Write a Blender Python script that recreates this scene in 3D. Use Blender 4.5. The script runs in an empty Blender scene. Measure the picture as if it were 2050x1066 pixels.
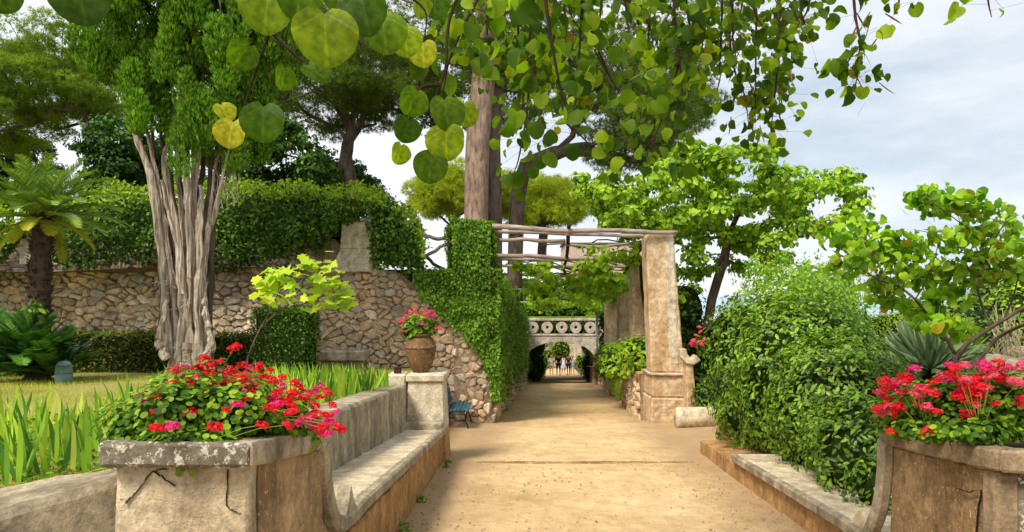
import bpy, math, random
import numpy as np
from mathutils import Vector, Matrix, noise
R = math.radians
rng = np.random.default_rng(7)
random.seed(7)
S = bpy.context.scene
COL = S.collection

# ---------------------------------------------------------------- camera, sky, sun, exposure
F = 1400.0; CX, HY, EYE = 1025.0, 590.0, 1.6           # focal length, centre and horizon in photo pixels
cd = bpy.data.cameras.new('camera'); cam = bpy.data.objects.new('camera', cd); COL.objects.link(cam)
cam.location = (0, 0, EYE); cam.rotation_euler = (R(90), 0, 0)
cd.sensor_width = 36; cd.lens = F/2050*36; cd.shift_y = 57/2050; cd.clip_start = .05; cd.clip_end = 120000
S.camera = cam
S.view_settings.view_transform = 'Standard'; S.view_settings.look = 'None'
S.view_settings.exposure = 0.66; S.view_settings.gamma = 1; S.view_settings.use_curve_mapping = False
SUN_EL, SUN_AZ = R(52), R(218)                          # azimuth clockwise from +Y: behind the camera, to the left
w = bpy.data.worlds.new('World'); S.world = w; w.use_nodes = True
nt = w.node_tree; nt.nodes.clear()
def N(nt, t, **k):
    n = nt.nodes.new(t)
    for a, b in k.items(): setattr(n, a, b)
    return n
sky = N(nt, 'ShaderNodeTexSky', sky_type='NISHITA', sun_disc=False, sun_elevation=SUN_EL, sun_rotation=SUN_AZ)
tc = N(nt, 'ShaderNodeTexCoord'); mp = N(nt, 'ShaderNodeMapping'); mp.inputs['Scale'].default_value = (1, 1, 3.2)
mp.inputs['Location'].default_value = (.35, .2, .75)
nz = N(nt, 'ShaderNodeTexNoise'); nz.inputs['Scale'].default_value = 2.1; nz.inputs['Detail'].default_value = 7; nz.inputs['Roughness'].default_value = .58
sep = N(nt, 'ShaderNodeSeparateXYZ')
ad = N(nt, 'ShaderNodeMath', operation='MULTIPLY_ADD'); ad.inputs[1].default_value = .24
rp = N(nt, 'ShaderNodeValToRGB'); rp.color_ramp.elements[0].position = .40; rp.color_ramp.elements[1].position = .80
rp.color_ramp.elements[0].color = (7.3, 7.4, 7.55, 1); rp.color_ramp.elements[1].color = (3.3, 4.2, 5.0, 1)
e = rp.color_ramp.elements.new(.60); e.color = (5.9, 6.15, 6.45, 1)
mx = N(nt, 'ShaderNodeMixRGB'); mx.inputs[0].default_value = .88
bg = N(nt, 'ShaderNodeBackground'); bg.inputs[1].default_value = .1
wo = N(nt, 'ShaderNodeOutputWorld')
L = nt.links.new
L(tc.outputs['Generated'], mp.inputs[0]); L(mp.outputs[0], nz.inputs[0]); L(tc.outputs['Generated'], sep.inputs[0])
L(sep.outputs[0], ad.inputs[0]); L(nz.outputs[0], ad.inputs[2]); L(ad.outputs[0], rp.inputs[0])
L(sky.outputs[0], mx.inputs[1]); L(rp.outputs[0], mx.inputs[2]); L(mx.outputs[0], bg.inputs[0]); L(bg.outputs[0], wo.inputs[0])
sl = bpy.data.lights.new('sun', 'SUN'); sl.energy = 3.1; sl.angle = R(16); sl.color = (1, .92, .79)
so = bpy.data.objects.new('sun', sl); COL.objects.link(so)
sd = Vector((math.sin(SUN_AZ)*math.cos(SUN_EL), math.cos(SUN_AZ)*math.cos(SUN_EL), math.sin(SUN_EL)))
so.rotation_euler = sd.to_track_quat('Z', 'Y').to_euler()

# ---------------------------------------------------------------- helpers
def W(px, py, Y): return np.array(((px-CX)*Y/F, Y, EYE-(py-HY)*Y/F))     # a point at distance Y
def GZ(Y): return -.087*min(Y, 58.) if Y > -3 else .26                     # level of the sloping path
def LZ(Y): return .80-.057*Y                                             # level of the left lawn
def RZ(X, Y): return .35-.055*Y                                          # level of the right garden
def unit(v): v = np.asarray(v, float); return v/(np.linalg.norm(v, axis=-1, keepdims=True)+1e-9)

def mk(name, V, Fc, smooth=False):
    me = bpy.data.meshes.new(name)
    V = np.asarray(V, dtype=np.float32)
    if isinstance(Fc, np.ndarray):
        k = Fc.shape[1]; n = len(Fc)
        me.vertices.add(len(V)); me.vertices.foreach_set('co', V.ravel())
        me.loops.add(n*k); me.loops.foreach_set('vertex_index', Fc.astype(np.int32).ravel())
        me.polygons.add(n); me.polygons.foreach_set('loop_start', np.arange(0, n*k, k, dtype=np.int32))
        me.polygons.foreach_set('loop_total', np.full(n, k, dtype=np.int32))
        me.update(calc_edges=True)
    else:
        me.from_pydata(V.tolist(), [], Fc); me.update()
    if smooth: me.polygons.foreach_set('use_smooth', [True]*len(me.polygons))
    return me
def org(p):
    o = Vector((0, 0, 0))
    while p is not None: o += p.location; p = p.parent
    return np.array(o)
def tag(o, label=None, cat=None, group=None, kind=None):
    if label: o['label'] = label
    if cat: o['category'] = cat
    if group: o['group'] = group
    if kind: o['kind'] = kind
    return o
def obj(name, V, Fc, mat, parent=None, smooth=False, kind=None, label=None):
    V = np.asarray(V, float)
    if parent is not None: V = V-org(parent)
    me = mk(name, V, Fc, smooth); me.materials.append(mat)
    o = bpy.data.objects.new(name, me); COL.objects.link(o); o.parent = parent
    if kind: o['kind'] = kind
    if label: o['label'] = label
    return o
def thing(name, label, cat, loc, group=None):
    o = bpy.data.objects.new(name, None); COL.objects.link(o); o.location = [float(a) for a in loc]
    o.empty_display_size = .2
    return tag(o, label, cat, group)
def copy_tree(o, parent=None):
    c = o.copy(); COL.objects.link(c); c.parent = parent
    for ch in list(o.children): copy_tree(ch, c)
    return c
class MB:
    """collects geometry in world coordinates"""
    def __init__(s): s.v = []; s.f = []; s.n = 0
    def add(s, V, Fc):
        s.v.append(np.asarray(V, float)); s.f += [[i+s.n for i in f] for f in Fc]; s.n += len(V); return s
    def build(s, name, mat, parent=None, smooth=False, **k):
        return obj(name, np.concatenate(s.v), s.f, mat, parent, smooth, **k)
def nvec(V, freq, amp, seed=0.0):
    if amp == 0: return V
    out = np.array(V, float)
    for i, p in enumerate(V):
        q = noise.noise_vector(Vector((p[0]*freq+seed, p[1]*freq, p[2]*freq)))
        q2 = noise.noise_vector(Vector((p[0]*freq*3.1, p[1]*freq*3.1+seed, p[2]*freq*3.1)))
        out[i] += amp*np.array(q)+.45*amp*np.array(q2)
    return out
def hexa(b, t, cell=.12, r=.012, amp=.006, freq=4., nmax=36):
    """box of 4 bottom and 4 top corners (same winding) with softened, worn edges"""
    b = np.asarray(b, float); t = np.asarray(t, float)
    lx = np.linalg.norm(b[1]-b[0]); ly = np.linalg.norm(b[3]-b[0]); lz = np.linalg.norm(t[0]-b[0])
    def ticks(l):
        n = int(max(1, min(nmax, round(l/cell)))); e = min(r/l, .2) if l > 0 else .1
        return np.unique(np.concatenate([[0, e], np.linspace(e, 1-e, n+1), [1-e, 1]]).round(6)), e
    tx, ex = ticks(lx); ty, ey = ticks(ly); tz, ez = ticks(lz)
    idx = {}; V = []; Fc = []
    def P(a, c, d):
        k = (round(a, 6), round(c, 6), round(d, 6))
        if k in idx: return idx[k]
        m = [a in (0., 1.), c in (0., 1.), d in (0., 1.)]
        if sum(m) >= 2:
            q = .45
            if m[0]: a = a+(ex if a == 0 else -ex)*q
            if m[1]: c = c+(ey if c == 0 else -ey)*q
            if m[2]: d = d+(ez if d == 0 else -ez)*q
        lo = (1-a)*(1-c)*b[0]+a*(1-c)*b[1]+a*c*b[2]+(1-a)*c*b[3]
        hi = (1-a)*(1-c)*t[0]+a*(1-c)*t[1]+a*c*t[2]+(1-a)*c*t[3]
        V.append(lo*(1-d)+hi*d); idx[k] = len(V)-1; return idx[k]
    def face(f, A, B, flip):
        for i in range(len(A)-1):
            for j in range(len(B)-1):
                q = [f(A[i], B[j]), f(A[i+1], B[j]), f(A[i+1], B[j+1]), f(A[i], B[j+1])]
                Fc.append(q[::-1] if flip else q)
    face(lambda a, c: P(a, c, 0.), tx, ty, True); face(lambda a, c: P(a, c, 1.), tx, ty, False)
    face(lambda a, d: P(a, 0., d), tx, tz, False); face(lambda a, d: P(a, 1., d), tx, tz, True)
    face(lambda c, d: P(0., c, d), ty, tz, True); face(lambda c, d: P(1., c, d), ty, tz, False)
    return nvec(np.array(V), freq, amp), Fc
def bx(x0, x1, y0, y1, z0, z1, **k):
    return hexa([(x0, y0, z0), (x1, y0, z0), (x1, y1, z0), (x0, y1, z0)], [(x0, y0, z1), (x1, y0, z1), (x1, y1, z1), (x0, y1, z1)], **k)
def tube(pts, rad, sides=7, flute=0, cap=True, phase=0.):
    pts = np.asarray(pts, float); n = len(pts); rad = np.broadcast_to(rad, (n,)) if np.ndim(rad) == 0 else np.asarray(rad)
    T = unit(np.gradient(pts, axis=0)) if n > 1 else np.array([[0, 0, 1.]])
    up = np.array([1., 0, 0]) if abs(T[0][0]) < .8 else np.array([0, 1., 0])
    A = unit(np.cross(T[0], up)); V = []
    an = np.linspace(0, 2*np.pi, sides, endpoint=False)
    for i in range(n):
        A = unit(A-np.dot(A, T[i])*T[i]); B = np.cross(T[i], A)
        rr = rad[i]*(1+flute*np.sin(an*3+phase+i*.35)+flute*.6*np.sin(an*5-i*.5+phase*2)) if flute else rad[i]
        V.append(pts[i]+(np.cos(an)*rr)[:, None]*A+(np.sin(an)*rr)[:, None]*B)
    V = np.concatenate(V); Fc = []
    for i in range(n-1):
        for j in range(sides):
            a = i*sides+j; b = i*sides+(j+1) % sides
            Fc.append([a, b, b+sides, a+sides])
    if cap: Fc.append(list(range(sides))[::-1]); Fc.append([(n-1)*sides+j for j in range(sides)])
    return V, Fc
def wob(p0, p1, n, amp, seed=0, sag=0.):
    p0 = np.array(p0, float); p1 = np.array(p1, float); out = []
    for i in range(n+1):
        t = i/n; p = p0*(1-t)+p1*t
        q = noise.noise_vector(Vector((t*3+seed*7.3, seed*1.7, seed*.9)))
        p = p+amp*np.array(q)*math.sin(math.pi*min(1, max(0, t))) if amp else p
        p[2] -= sag*math.sin(math.pi*t); out.append(p)
    return np.array(out)
def lathe(c, prof, sides=28):
    V = []; Fc = []
    for r_, z in prof:
        for j in range(sides):
            a = 2*math.pi*j/sides; V.append((c[0]+r_*math.cos(a), c[1]+r_*math.sin(a), c[2]+z))
    for i in range(len(prof)-1):
        for j in range(sides):
            a = i*sides+j; b = i*sides+(j+1) % sides; Fc.append([a, b, b+sides, a+sides])
    Fc.append(list(range(sides))[::-1]); Fc.append([(len(prof)-1)*sides+j for j in range(sides)])
    return np.array(V), Fc
def prism(poly, vec, closed=True):
    """polygon (3-D points) extruded by vec"""
    p = np.asarray(poly, float); n = len(p); V = np.concatenate([p, p+np.asarray(vec, float)])
    Fc = [list(range(n))[::-1], [n+i for i in range(n)]]+[[i, (i+1) % n, n+(i+1) % n, n+i] for i in range(n)]
    return V, Fc
def sweep(pts, side, w, h):
    """rectangular bar swept along pts; side = width direction"""
    pts = np.asarray(pts, float); side = unit(side); T = unit(np.gradient(pts, axis=0)); V = []; Fc = []
    c = .16
    prof = [(-w/2, -h/2+c*h), (-w/2+c*h, -h/2), (w/2-c*h, -h/2), (w/2, -h/2+c*h), (w/2, h/2-c*h), (w/2-c*h, h/2), (-w/2+c*h, h/2), (-w/2, h/2-c*h)]
    for p, t in zip(pts, T):
        nn = unit(np.cross(side, t))
        for a, b in prof: V.append(p+side*a+nn*b)
    m = 8
    for i in range(len(pts)-1):
        for j in range(m):
            a = i*m+j; b = i*m+(j+1) % m; Fc.append([a, b, b+m, a+m])
    Fc.append(list(range(m))[::-1]); Fc.append([(len(pts)-1)*m+j for j in range(m)])
    return np.array(V), Fc

# ---------------------------------------------------------------- materials
def ramp(nt, fac, stops):
    r_ = N(nt, 'ShaderNodeValToRGB'); el = r_.color_ramp.elements
    el[0].position, el[0].color = stops[0][0], (*stops[0][1], 1)
    el[1].position, el[1].color = stops[-1][0], (*stops[-1][1], 1)
    for p, c in stops[1:-1]: q = el.new(p); q.color = (*c, 1)
    nt.links.new(fac, r_.inputs[0]); return r_.outputs[0]
def nz_(nt, scale, detail=6, rough=.6, vec=None, stretch=None, dist=0):
    g = N(nt, 'ShaderNodeNewGeometry'); v = g.outputs['Position']
    if stretch:
        m = N(nt, 'ShaderNodeMapping'); m.inputs['Scale'].default_value = stretch; nt.links.new(v, m.inputs[0]); v = m.outputs[0]
    n = N(nt, 'ShaderNodeTexNoise'); n.inputs['Scale'].default_value = scale; n.inputs['Detail'].default_value = detail
    n.inputs['Roughness'].default_value = rough; n.inputs['Distortion'].default_value = dist
    nt.links.new(v, n.inputs[0]); return n.outputs[0]
def mixc(nt, fac, a, b, mode='MIX'):
    m = N(nt, 'ShaderNodeMixRGB', blend_type=mode)
    for i, x in ((0, fac), (1, a), (2, b)):
        if isinstance(x, (int, float)): m.inputs[i].default_value = x
        elif isinstance(x, tuple): m.inputs[i].default_value = (*x, 1)
        else: nt.links.new(x, m.inputs[i])
    return m.outputs[0]
def base(name, rough=.9, spec=.2):
    m = bpy.data.materials.new(name); m.use_nodes = True; nt = m.node_tree
    b = nt.nodes['Principled BSDF']; b.inputs['Roughness'].default_value = rough
    b.inputs['Specular IOR Level'].default_value = spec; return m, nt, b
def bump(nt, b, h, s=.4, d=.02):
    n = N(nt, 'ShaderNodeBump'); n.inputs['Strength'].default_value = s; n.inputs['Distance'].default_value = d
    nt.links.new(h, n.inputs['Height']); nt.links.new(n.outputs[0], b.inputs['Normal'])
def rnd(nt):
    o = N(nt, 'ShaderNodeObjectInfo'); g = N(nt, 'ShaderNodeNewGeometry')
    a = N(nt, 'ShaderNodeMath', operation='ADD'); nt.links.new(o.outputs['Random'], a.inputs[0]); nt.links.new(g.outputs['Random Per Island'], a.inputs[1])
    f = N(nt, 'ShaderNodeMath', operation='FRACT'); nt.links.new(a.outputs[0], f.inputs[0]); return f.outputs[0]
def leaf_mat(name, stops, trans=.3, rough=.55, spec=.18, tint=(1.25, 1.3, .6), patch=.35, pscale=1.3, gain=(1.5, 1.32, .85)):
    m, nt, b = base(name, rough, spec); stops = [(p, tuple(min(.85, x*g) for x, g in zip(c, gain))) for p, c in stops]
    c = ramp(nt, rnd(nt), stops)
    n = nz_(nt, pscale, 3); v = ramp(nt, n, [(.3, (1-patch,)*3), (.7, (1+patch,)*3)])
    c = mixc(nt, 1., c, v, 'MULTIPLY')
    nt.links.new(c, b.inputs['Base Color'])
    t = N(nt, 'ShaderNodeBsdfTranslucent'); nt.links.new(mixc(nt, 1., c, tint, 'MULTIPLY'), t.inputs[0])
    ms = N(nt, 'ShaderNodeMixShader'); ms.inputs[0].default_value = trans
    nt.links.new(b.outputs[0], ms.inputs[1]); nt.links.new(t.outputs[0], ms.inputs[2])
    nt.links.new(ms.outputs[0], nt.nodes['Material Output'].inputs[0]); return m
def worn(name, a, b_, dark, s=1.2, streak=.5, lichen=None, grain=45, bs=.5, rough=.92, pit=.0):
    """plaster or cement: two tones, vertical dirt streaks, lichen specks, fine grain"""
    m, nt, b = base(name, rough, .15)
    n1 = nz_(nt, s, 8, .65); c = ramp(nt, n1, [(.3, a), (.7, b_)])
    n2 = nz_(nt, 2.6, 6, .6, stretch=(1.6, 1.6, .25)); k = ramp(nt, n2, [(.42, (0, 0, 0)), (.72, (streak,)*3)])
    c = mixc(nt, k, c, dark)
    n3 = nz_(nt, grain, 4, .7); c = mixc(nt, 1., c, ramp(nt, n3, [(.25, (.62,)*3), (.75, (1.25,)*3)]), 'MULTIPLY')
    n5 = nz_(nt, 9, 8, .7); c = mixc(nt, 1., c, ramp(nt, n5, [(.28, (.55,)*3), (.72, (1.35,)*3)]), 'MULTIPLY')
    n6 = nz_(nt, 3.7, 7, .7); c = mixc(nt, 1., c, ramp(nt, n6, [(.32, (.72, .69, .64)), (.62, (1.12,)*3)]), 'MULTIPLY')
    if lichen:
        n4 = nz_(nt, 26, 4, .75); k = ramp(nt, n4, [(lichen[1], (0, 0, 0)), (lichen[1]+.05, (1, 1, 1))]); c = mixc(nt, k, c, lichen[0])
    nt.links.new(c, b.inputs['Base Color'])
    h = N(nt, 'ShaderNodeMath', operation='ADD'); nt.links.new(n3, h.inputs[0]); nt.links.new(n5, h.inputs[1])
    bump(nt, b, h.outputs[0], bs, .012); return m
def rndc(name, stops, grain=14, amt=.35, rough=.9, bs=.6, extra=None):
    m, nt, b = base(name, rough, .15); c = ramp(nt, rnd(nt), stops)
    if extra: c = mixc(nt, 1., c, ramp(nt, nz_(nt, 1.1, 5, .65), [(.3, (.70, .68, .66)), (.7, (1.28, 1.22, 1.15))]), 'MULTIPLY')
    n = nz_(nt, grain, 8, .7); c = mixc(nt, 1., c, ramp(nt, n, [(.25, (1-amt,)*3), (.75, (1+amt,)*3)]), 'MULTIPLY')
    if extra:
        k = ramp(nt, nz_(nt, 3.5, 6, .7), [(.5, (0, 0, 0)), (.68, (.8,)*3)]); c = mixc(nt, k, c, extra)
    nt.links.new(c, b.inputs['Base Color']); bump(nt, b, n, bs, .02); return m
def barkm(name, a, b_, dark, sc=7, st=(1, 1, .12)):
    m, nt, b = base(name, .95, .1); n = nz_(nt, sc, 8, .7, stretch=st, dist=.4)
    c = ramp(nt, n, [(.32, dark), (.5, a), (.72, b_)]); n2 = nz_(nt, 1.5, 4)
    c = mixc(nt, 1., c, ramp(nt, n2, [(.3, (.75,)*3), (.7, (1.2,)*3)]), 'MULTIPLY')
    nt.links.new(c, b.inputs['Base Color']); bump(nt, b, n, .9, .03); return m

M = {}
# sandy path
m, nt_, b = base('sandy_path', .95, .1)
c = ramp(nt_, nz_(nt_, .7, 8, .65), [(.3, (.62, .425, .22)), (.55, (.77, .56, .315)), (.75, (.85, .67, .42))])
c = mixc(nt_, 1., c, ramp(nt_, nz_(nt_, 60, 5, .8), [(.3, (.72, .69, .64)), (.7, (1.18,)*3)]), 'MULTIPLY')
c = mixc(nt_, 1., c, ramp(nt_, nz_(nt_, 5, 7, .7, stretch=(1, .6, 1)), [(.3, (.80, .76, .70)), (.65, (1.1,)*3)]), 'MULTIPLY')
g_ = N(nt_, 'ShaderNodeNewGeometry'); sx_ = N(nt_, 'ShaderNodeSeparateXYZ'); nt_.links.new(g_.outputs[0], sx_.inputs[0])
m1 = N(nt_, 'ShaderNodeMath', operation='MULTIPLY_ADD'); m1.inputs[1].default_value = -.057; m1.inputs[2].default_value = -.47; nt_.links.new(sx_.outputs[1], m1.inputs[0])
m2 = N(nt_, 'ShaderNodeMath', operation='ADD'); nt_.links.new(sx_.outputs[0], m2.inputs[0]); nt_.links.new(m1.outputs[0], m2.inputs[1])
m3 = N(nt_, 'ShaderNodeMath', operation='ABSOLUTE'); nt_.links.new(m2.outputs[0], m3.inputs[0])
m4 = N(nt_, 'ShaderNodeMath', operation='MULTIPLY_ADD'); m4.inputs[1].default_value = 1.5; nt_.links.new(nz_(nt_, 1.6, 7, .7), m4.inputs[0]); nt_.links.new(m3.outputs[0], m4.inputs[2])
mr = N(nt_, 'ShaderNodeMapRange'); mr.inputs['From Min'].default_value = 1.75; mr.inputs['From Max'].default_value = 2.5; mr.inputs['To Max'].default_value = .75; nt_.links.new(m4.outputs[0], mr.inputs['Value'])
c = mixc(nt_, mr.outputs[0], c, (.40, .27, .15))
nt_.links.new(c, b.inputs[0]); bn = N(nt_, 'ShaderNodeMath', operation='MULTIPLY_ADD'); bn.inputs[1].default_value = 2.2; nt_.links.new(nz_(nt_, 7, 6, .65), bn.inputs[0]); nt_.links.new(nz_(nt_, 60, 6, .8), bn.inputs[2]); bump(nt_, b, bn.outputs[0], .8, .022); M['sand'] = m
m, nt_, b = base('lawn_soil', .95, .1)
c = ramp(nt_, nz_(nt_, 1.1, 7, .7), [(.3, (.20, .22, .045)), (.55, (.30, .27, .085)), (.75, (.40, .32, .13))])
nt_.links.new(c, b.inputs[0]); bump(nt_, b, nz_(nt_, 25, 6), .6, .03); M['lawn'] = m
m, nt_, b = base('soil', .95, .1)
c = ramp(nt_, nz_(nt_, 3, 7, .7), [(.3, (.06, .045, .03)), (.7, (.15, .11, .06))]); nt_.links.new(c, b.inputs[0]); M['soil'] = m
m, nt_, b = base('sea_water', .25, .5)
b.inputs[0].default_value = (.30, .42, .52, 1); bump(nt_, b, nz_(nt_, .02, 4), .3, 5); M['sea'] = m
M['cement'] = worn('weathered_cement', (.38, .315, .215), (.52, .445, .32), (.085, .07, .05), 1.3, .75)
M['cement_dark'] = worn('dark_lichen_cement', (.10, .085, .06), (.27, .235, .17), (.05, .042, .03), 3, .6, lichen=((.52, .48, .38), .535))
M['slab'] = worn('pale_seat_stone', (.60, .49, .33), (.72, .61, .44), (.26, .21, .14), 2, .35, grain=70, bs=.3)
M['plaster'] = worn('pale_plaster', (.60, .52, .37), (.74, .66, .50), (.30, .25, .17), 1.5, .4, bs=.3)
M['cement_brown'] = worn('brown_cement', (.24, .175, .10), (.36, .27, .17), (.09, .065, .04), 2, .6)
M['plinth'] = worn('stained_plinth_plaster', (.46, .36, .215), (.64, .545, .38), (.17, .125, .075), 2.2, .8, lichen=((.14, .105, .07), .66), bs=.9)
M['ochre'] = worn('rough_ochre_render', (.58, .33, .125), (.46, .27, .12), (.17, .10, .05), 2.0, .6, grain=30, bs=1., lichen=((.11, .07, .035), .64))
M['brown'] = worn('rough_brown_render', (.24, .145, .065), (.48, .335, .18), (.10, .062, .03), 1.7, .5, grain=30, bs=1., lichen=((.52, .40, .24), .60))
M['pillar'] = worn('flaking_pillar_plaster', (.60, .39, .20), (.74, .60, .42), (.38, .22, .10), 1.6, .55, lichen=((.20, .15, .10), .655), bs=.7)
M['mortar'] = worn('wall_mortar', (.30, .215, .13), (.44, .33, .215), (.16, .11, .07), 2, .4, bs=.8)
M['stone'] = rndc('rubble_stone', [(0, (.36, .30, .235)), (.25, (.60, .48, .345)), (.5, (.51, .39, .265)), (.72, (.42, .40, .36)), (1, (.68, .57, .43))], 16, .55, bs=1., extra=(.17, .125, .085))
M['stonew'] = rndc('warm_rubble_stone', [(0, (.48, .35, .22)), (.3, (.64, .50, .34)), (.6, (.56, .40, .25)), (.8, (.44, .40, .34)), (1, (.72, .59, .43))], 16, .5, bs=1., extra=(.28, .19, .11))
M['arch'] = worn('bridge_plaster', (.58, .50, .41), (.74, .66, .56), (.18, .15, .12), .8, .6)
M['terra'] = worn('lichened_terracotta', (.26, .13, .055), (.17, .105, .055), (.055, .04, .025), 5, .6, lichen=((.46, .36, .23), .60), grain=60, bs=.7)
M['blue'] = rndc('blue_painted_wood', [(0, (.018, .085, .13)), (1, (.03, .12, .17))], 30, .3, .55, .2)
M['iron'] = rndc('black_iron', [(0, (.02, .02, .02)), (1, (.03, .03, .03))], 30, .3, .5, .2)
M['pole'] = barkm('grey_chestnut_pole', (.33, .27, .225), (.50, .44, .385), (.12, .09, .07), 9, (.3, 1, 1))
M['cyp_bark'] = barkm('pale_cypress_bark', (.46, .37, .29), (.82, .75, .66), (.11, .065, .04), 21, (1, 1, .07))
M['pine_bark'] = barkm('pine_bark', (.34, .23, .17), (.52, .40, .32), (.09, .06, .045), 9, (1, 1, .28))
M['pine_bark_dark'] = barkm('dark_pine_bark', (.15, .11, .085), (.24, .185, .15), (.05, .035, .028), 7, (1, 1, .3))
M['twig'] = barkm('brown_twig', (.12, .085, .06), (.22, .165, .12), (.05, .035, .025), 12, (1, 1, .3))
M['darktwig'] = barkm('dark_twig', (.045, .032, .022), (.09, .065, .045), (.02, .014, .01), 12, (1, 1, .3))
M['palm_bark'] = rndc('palm_trunk', [(0, (.03, .02, .014)), (1, (.085, .055, .038))], 18, .4)
M['box'] = rndc('dark_brown_wood', [(0, (.06, .018, .018)), (1, (.07, .02, .02))], 20, .3)
M['lamp'] = rndc('grey_green_metal', [(0, (.13, .20, .18)), (1, (.13, .20, .18))], 20, .25, .5, .2)
M['rock'] = worn('boulder_rock', (.36, .27, .18), (.50, .40, .28), (.2, .15, .1), 1.5, .4, bs=.9)
M['pink'] = worn('pink_house_plaster', (.60, .44, .34), (.66, .51, .41), (.45, .33, .26), .5, .3)
M['glassd'] = rndc('dark_window', [(0, (.03, .03, .035)), (1, (.03, .03, .035))], 5, .1, .2)
M['crack'] = rndc('crack', [(0, (.03, .022, .015)), (1, (.03, .022, .015))], 20, .3)
M['core'] = rndc('dark_shade_core', [(0, (.018, .030, .008)), (1, (.024, .038, .010))], 12, .4); M['core'].node_tree.nodes['Principled BSDF'].inputs['Specular IOR Level'].default_value = 0  # solid dark filler; the shade inside foliage is put into its colour
G_ = lambda *a: [(i/(len(a)-1), c) for i, c in enumerate(a)]
M['ivy'] = leaf_mat('ivy_leaf', G_((.03, .085, .012), (.06, .15, .018), (.10, .23, .025), (.17, .31, .035)), .25, patch=.45)
M['hedge'] = leaf_mat('hedge_leaf', G_((.012, .042, .010), (.028, .082, .014), (.055, .135, .018), (.12, .22, .028)), .22, patch=.4, rough=.4)
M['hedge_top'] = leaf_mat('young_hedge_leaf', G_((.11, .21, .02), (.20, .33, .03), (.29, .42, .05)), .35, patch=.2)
M['low'] = leaf_mat('low_hedge_leaf', G_((.02, .05, .012), (.05, .09, .018), (.09, .14, .03), (.16, .12, .04)), .2, patch=.5)
M['shrub'] = leaf_mat('shrub_leaf', G_((.028, .078, .012), (.06, .14, .018), (.11, .22, .025), (.19, .32, .04)), .3, rough=.38, spec=.4, patch=.5, pscale=2.2)
M['shrub_top'] = leaf_mat('pale_shrub_leaf', G_((.08, .20, .025), (.13, .27, .035), (.20, .35, .05)), .35, patch=.35)
M['judas'] = leaf_mat('judas_leaf', G_((.05, .15, .012), (.12, .26, .02), (.20, .37, .03), (.28, .44, .035)), .42, tint=(1.2, 1.5, .4), patch=.35)
M['judas_y'] = leaf_mat('yellowing_leaf', G_((.20, .30, .02), (.28, .32, .025), (.32, .28, .02)), .45, tint=(1.2, 1.1, .5), patch=.25)
M['judas_d'] = leaf_mat('overhanging_leaf', G_((.022, .06, .006), (.045, .105, .008), (.085, .165, .012), (.20, .30, .02)), .52, tint=(1.5, 1.75, .35), patch=.45, pscale=4)
def veined(src, name):
    m = src.copy(); m.name = name; nt = m.node_tree; tc = N(nt, 'ShaderNodeTexCoord'); sp = N(nt, 'ShaderNodeSeparateXYZ'); nt.links.new(tc.outputs['Object'], sp.inputs[0])
    ym = N(nt, 'ShaderNodeMath', operation='SUBTRACT'); nt.links.new(sp.outputs[1], ym.inputs[0]); ym.inputs[1].default_value = .12
    at = N(nt, 'ShaderNodeMath', operation='ARCTAN2'); nt.links.new(sp.outputs[0], at.inputs[0]); nt.links.new(ym.outputs[0], at.inputs[1])
    mu = N(nt, 'ShaderNodeMath', operation='MULTIPLY'); nt.links.new(at.outputs[0], mu.inputs[0]); mu.inputs[1].default_value = 7.
    co = N(nt, 'ShaderNodeMath', operation='COSINE'); nt.links.new(mu.outputs[0], co.inputs[0])
    no = N(nt, 'ShaderNodeTexNoise'); no.inputs['Scale'].default_value = 5; no.inputs['Detail'].default_value = 6; nt.links.new(tc.outputs['Object'], no.inputs[0])
    vo = N(nt, 'ShaderNodeTexVoronoi', feature='DISTANCE_TO_EDGE'); vo.inputs['Scale'].default_value = 14; nt.links.new(tc.outputs['Object'], vo.inputs[0])
    f1 = ramp(nt, co.outputs[0], [(.90, (1, 1, 1)), (.99, (1.45, 1.35, 1.2))]); f2 = ramp(nt, no.outputs[0], [(.3, (.38, .45, .45)), (.7, (1.15, 1.1, .9))]); f3 = ramp(nt, vo.outputs['Distance'], [(.0, (1.15,)*3), (.06, (.97,)*3)])
    for l in list(nt.links):
        if l.to_node.type in ('BSDF_PRINCIPLED',) and l.to_socket.name == 'Base Color' or (l.to_node.type == 'MIX_RGB' and l.to_node.outputs[0].links and l.to_node.outputs[0].links[0].to_node.type == 'BSDF_TRANSLUCENT' and l.to_socket == l.to_node.inputs[1]):
            src_, dst = l.from_socket, l.to_socket; c = mixc(nt, 1., mixc(nt, 1., mixc(nt, 1., src_, f1, 'MULTIPLY'), f2, 'MULTIPLY'), f3, 'MULTIPLY'); nt.links.new(c, dst)
    return m
M['big'] = veined(M['judas_d'], 'large_veined_leaf'); M['big_y'] = veined(M['judas_y'], 'large_yellow_veined_leaf')
M['mid'] = leaf_mat('light_tree_leaf', G_((.07, .17, .02), (.14, .29, .03), (.23, .40, .04), (.34, .50, .07)), .4, patch=.3)
M['darktree'] = leaf_mat('dark_tree_leaf', G_((.015, .055, .013), (.035, .095, .018), (.065, .15, .025)), .2, patch=.5)
M['vine'] = leaf_mat('vine_leaf', G_((.10, .22, .02), (.18, .33, .025), (.27, .42, .04)), .5, patch=.3)
M['maple'] = leaf_mat('lime_leaf', G_((.20, .36, .03), (.30, .46, .045), (.40, .52, .07)), .4, patch=.2)
M['cyp'] = leaf_mat('cypress_spray', G_((.03, .10, .012), (.06, .17, .018), (.10, .25, .025), (.17, .33, .035)), .25, patch=.5, pscale=2)
M['cyp_y'] = leaf_mat('young_cypress_spray', G_((.09, .22, .02), (.15, .31, .03), (.22, .38, .045)), .3, patch=.4, pscale=3)
M['pine'] = leaf_mat('pine_needle', G_((.09, .165, .03), (.15, .25, .04), (.23, .34, .06)), .45, patch=.4, pscale=.9)
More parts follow.
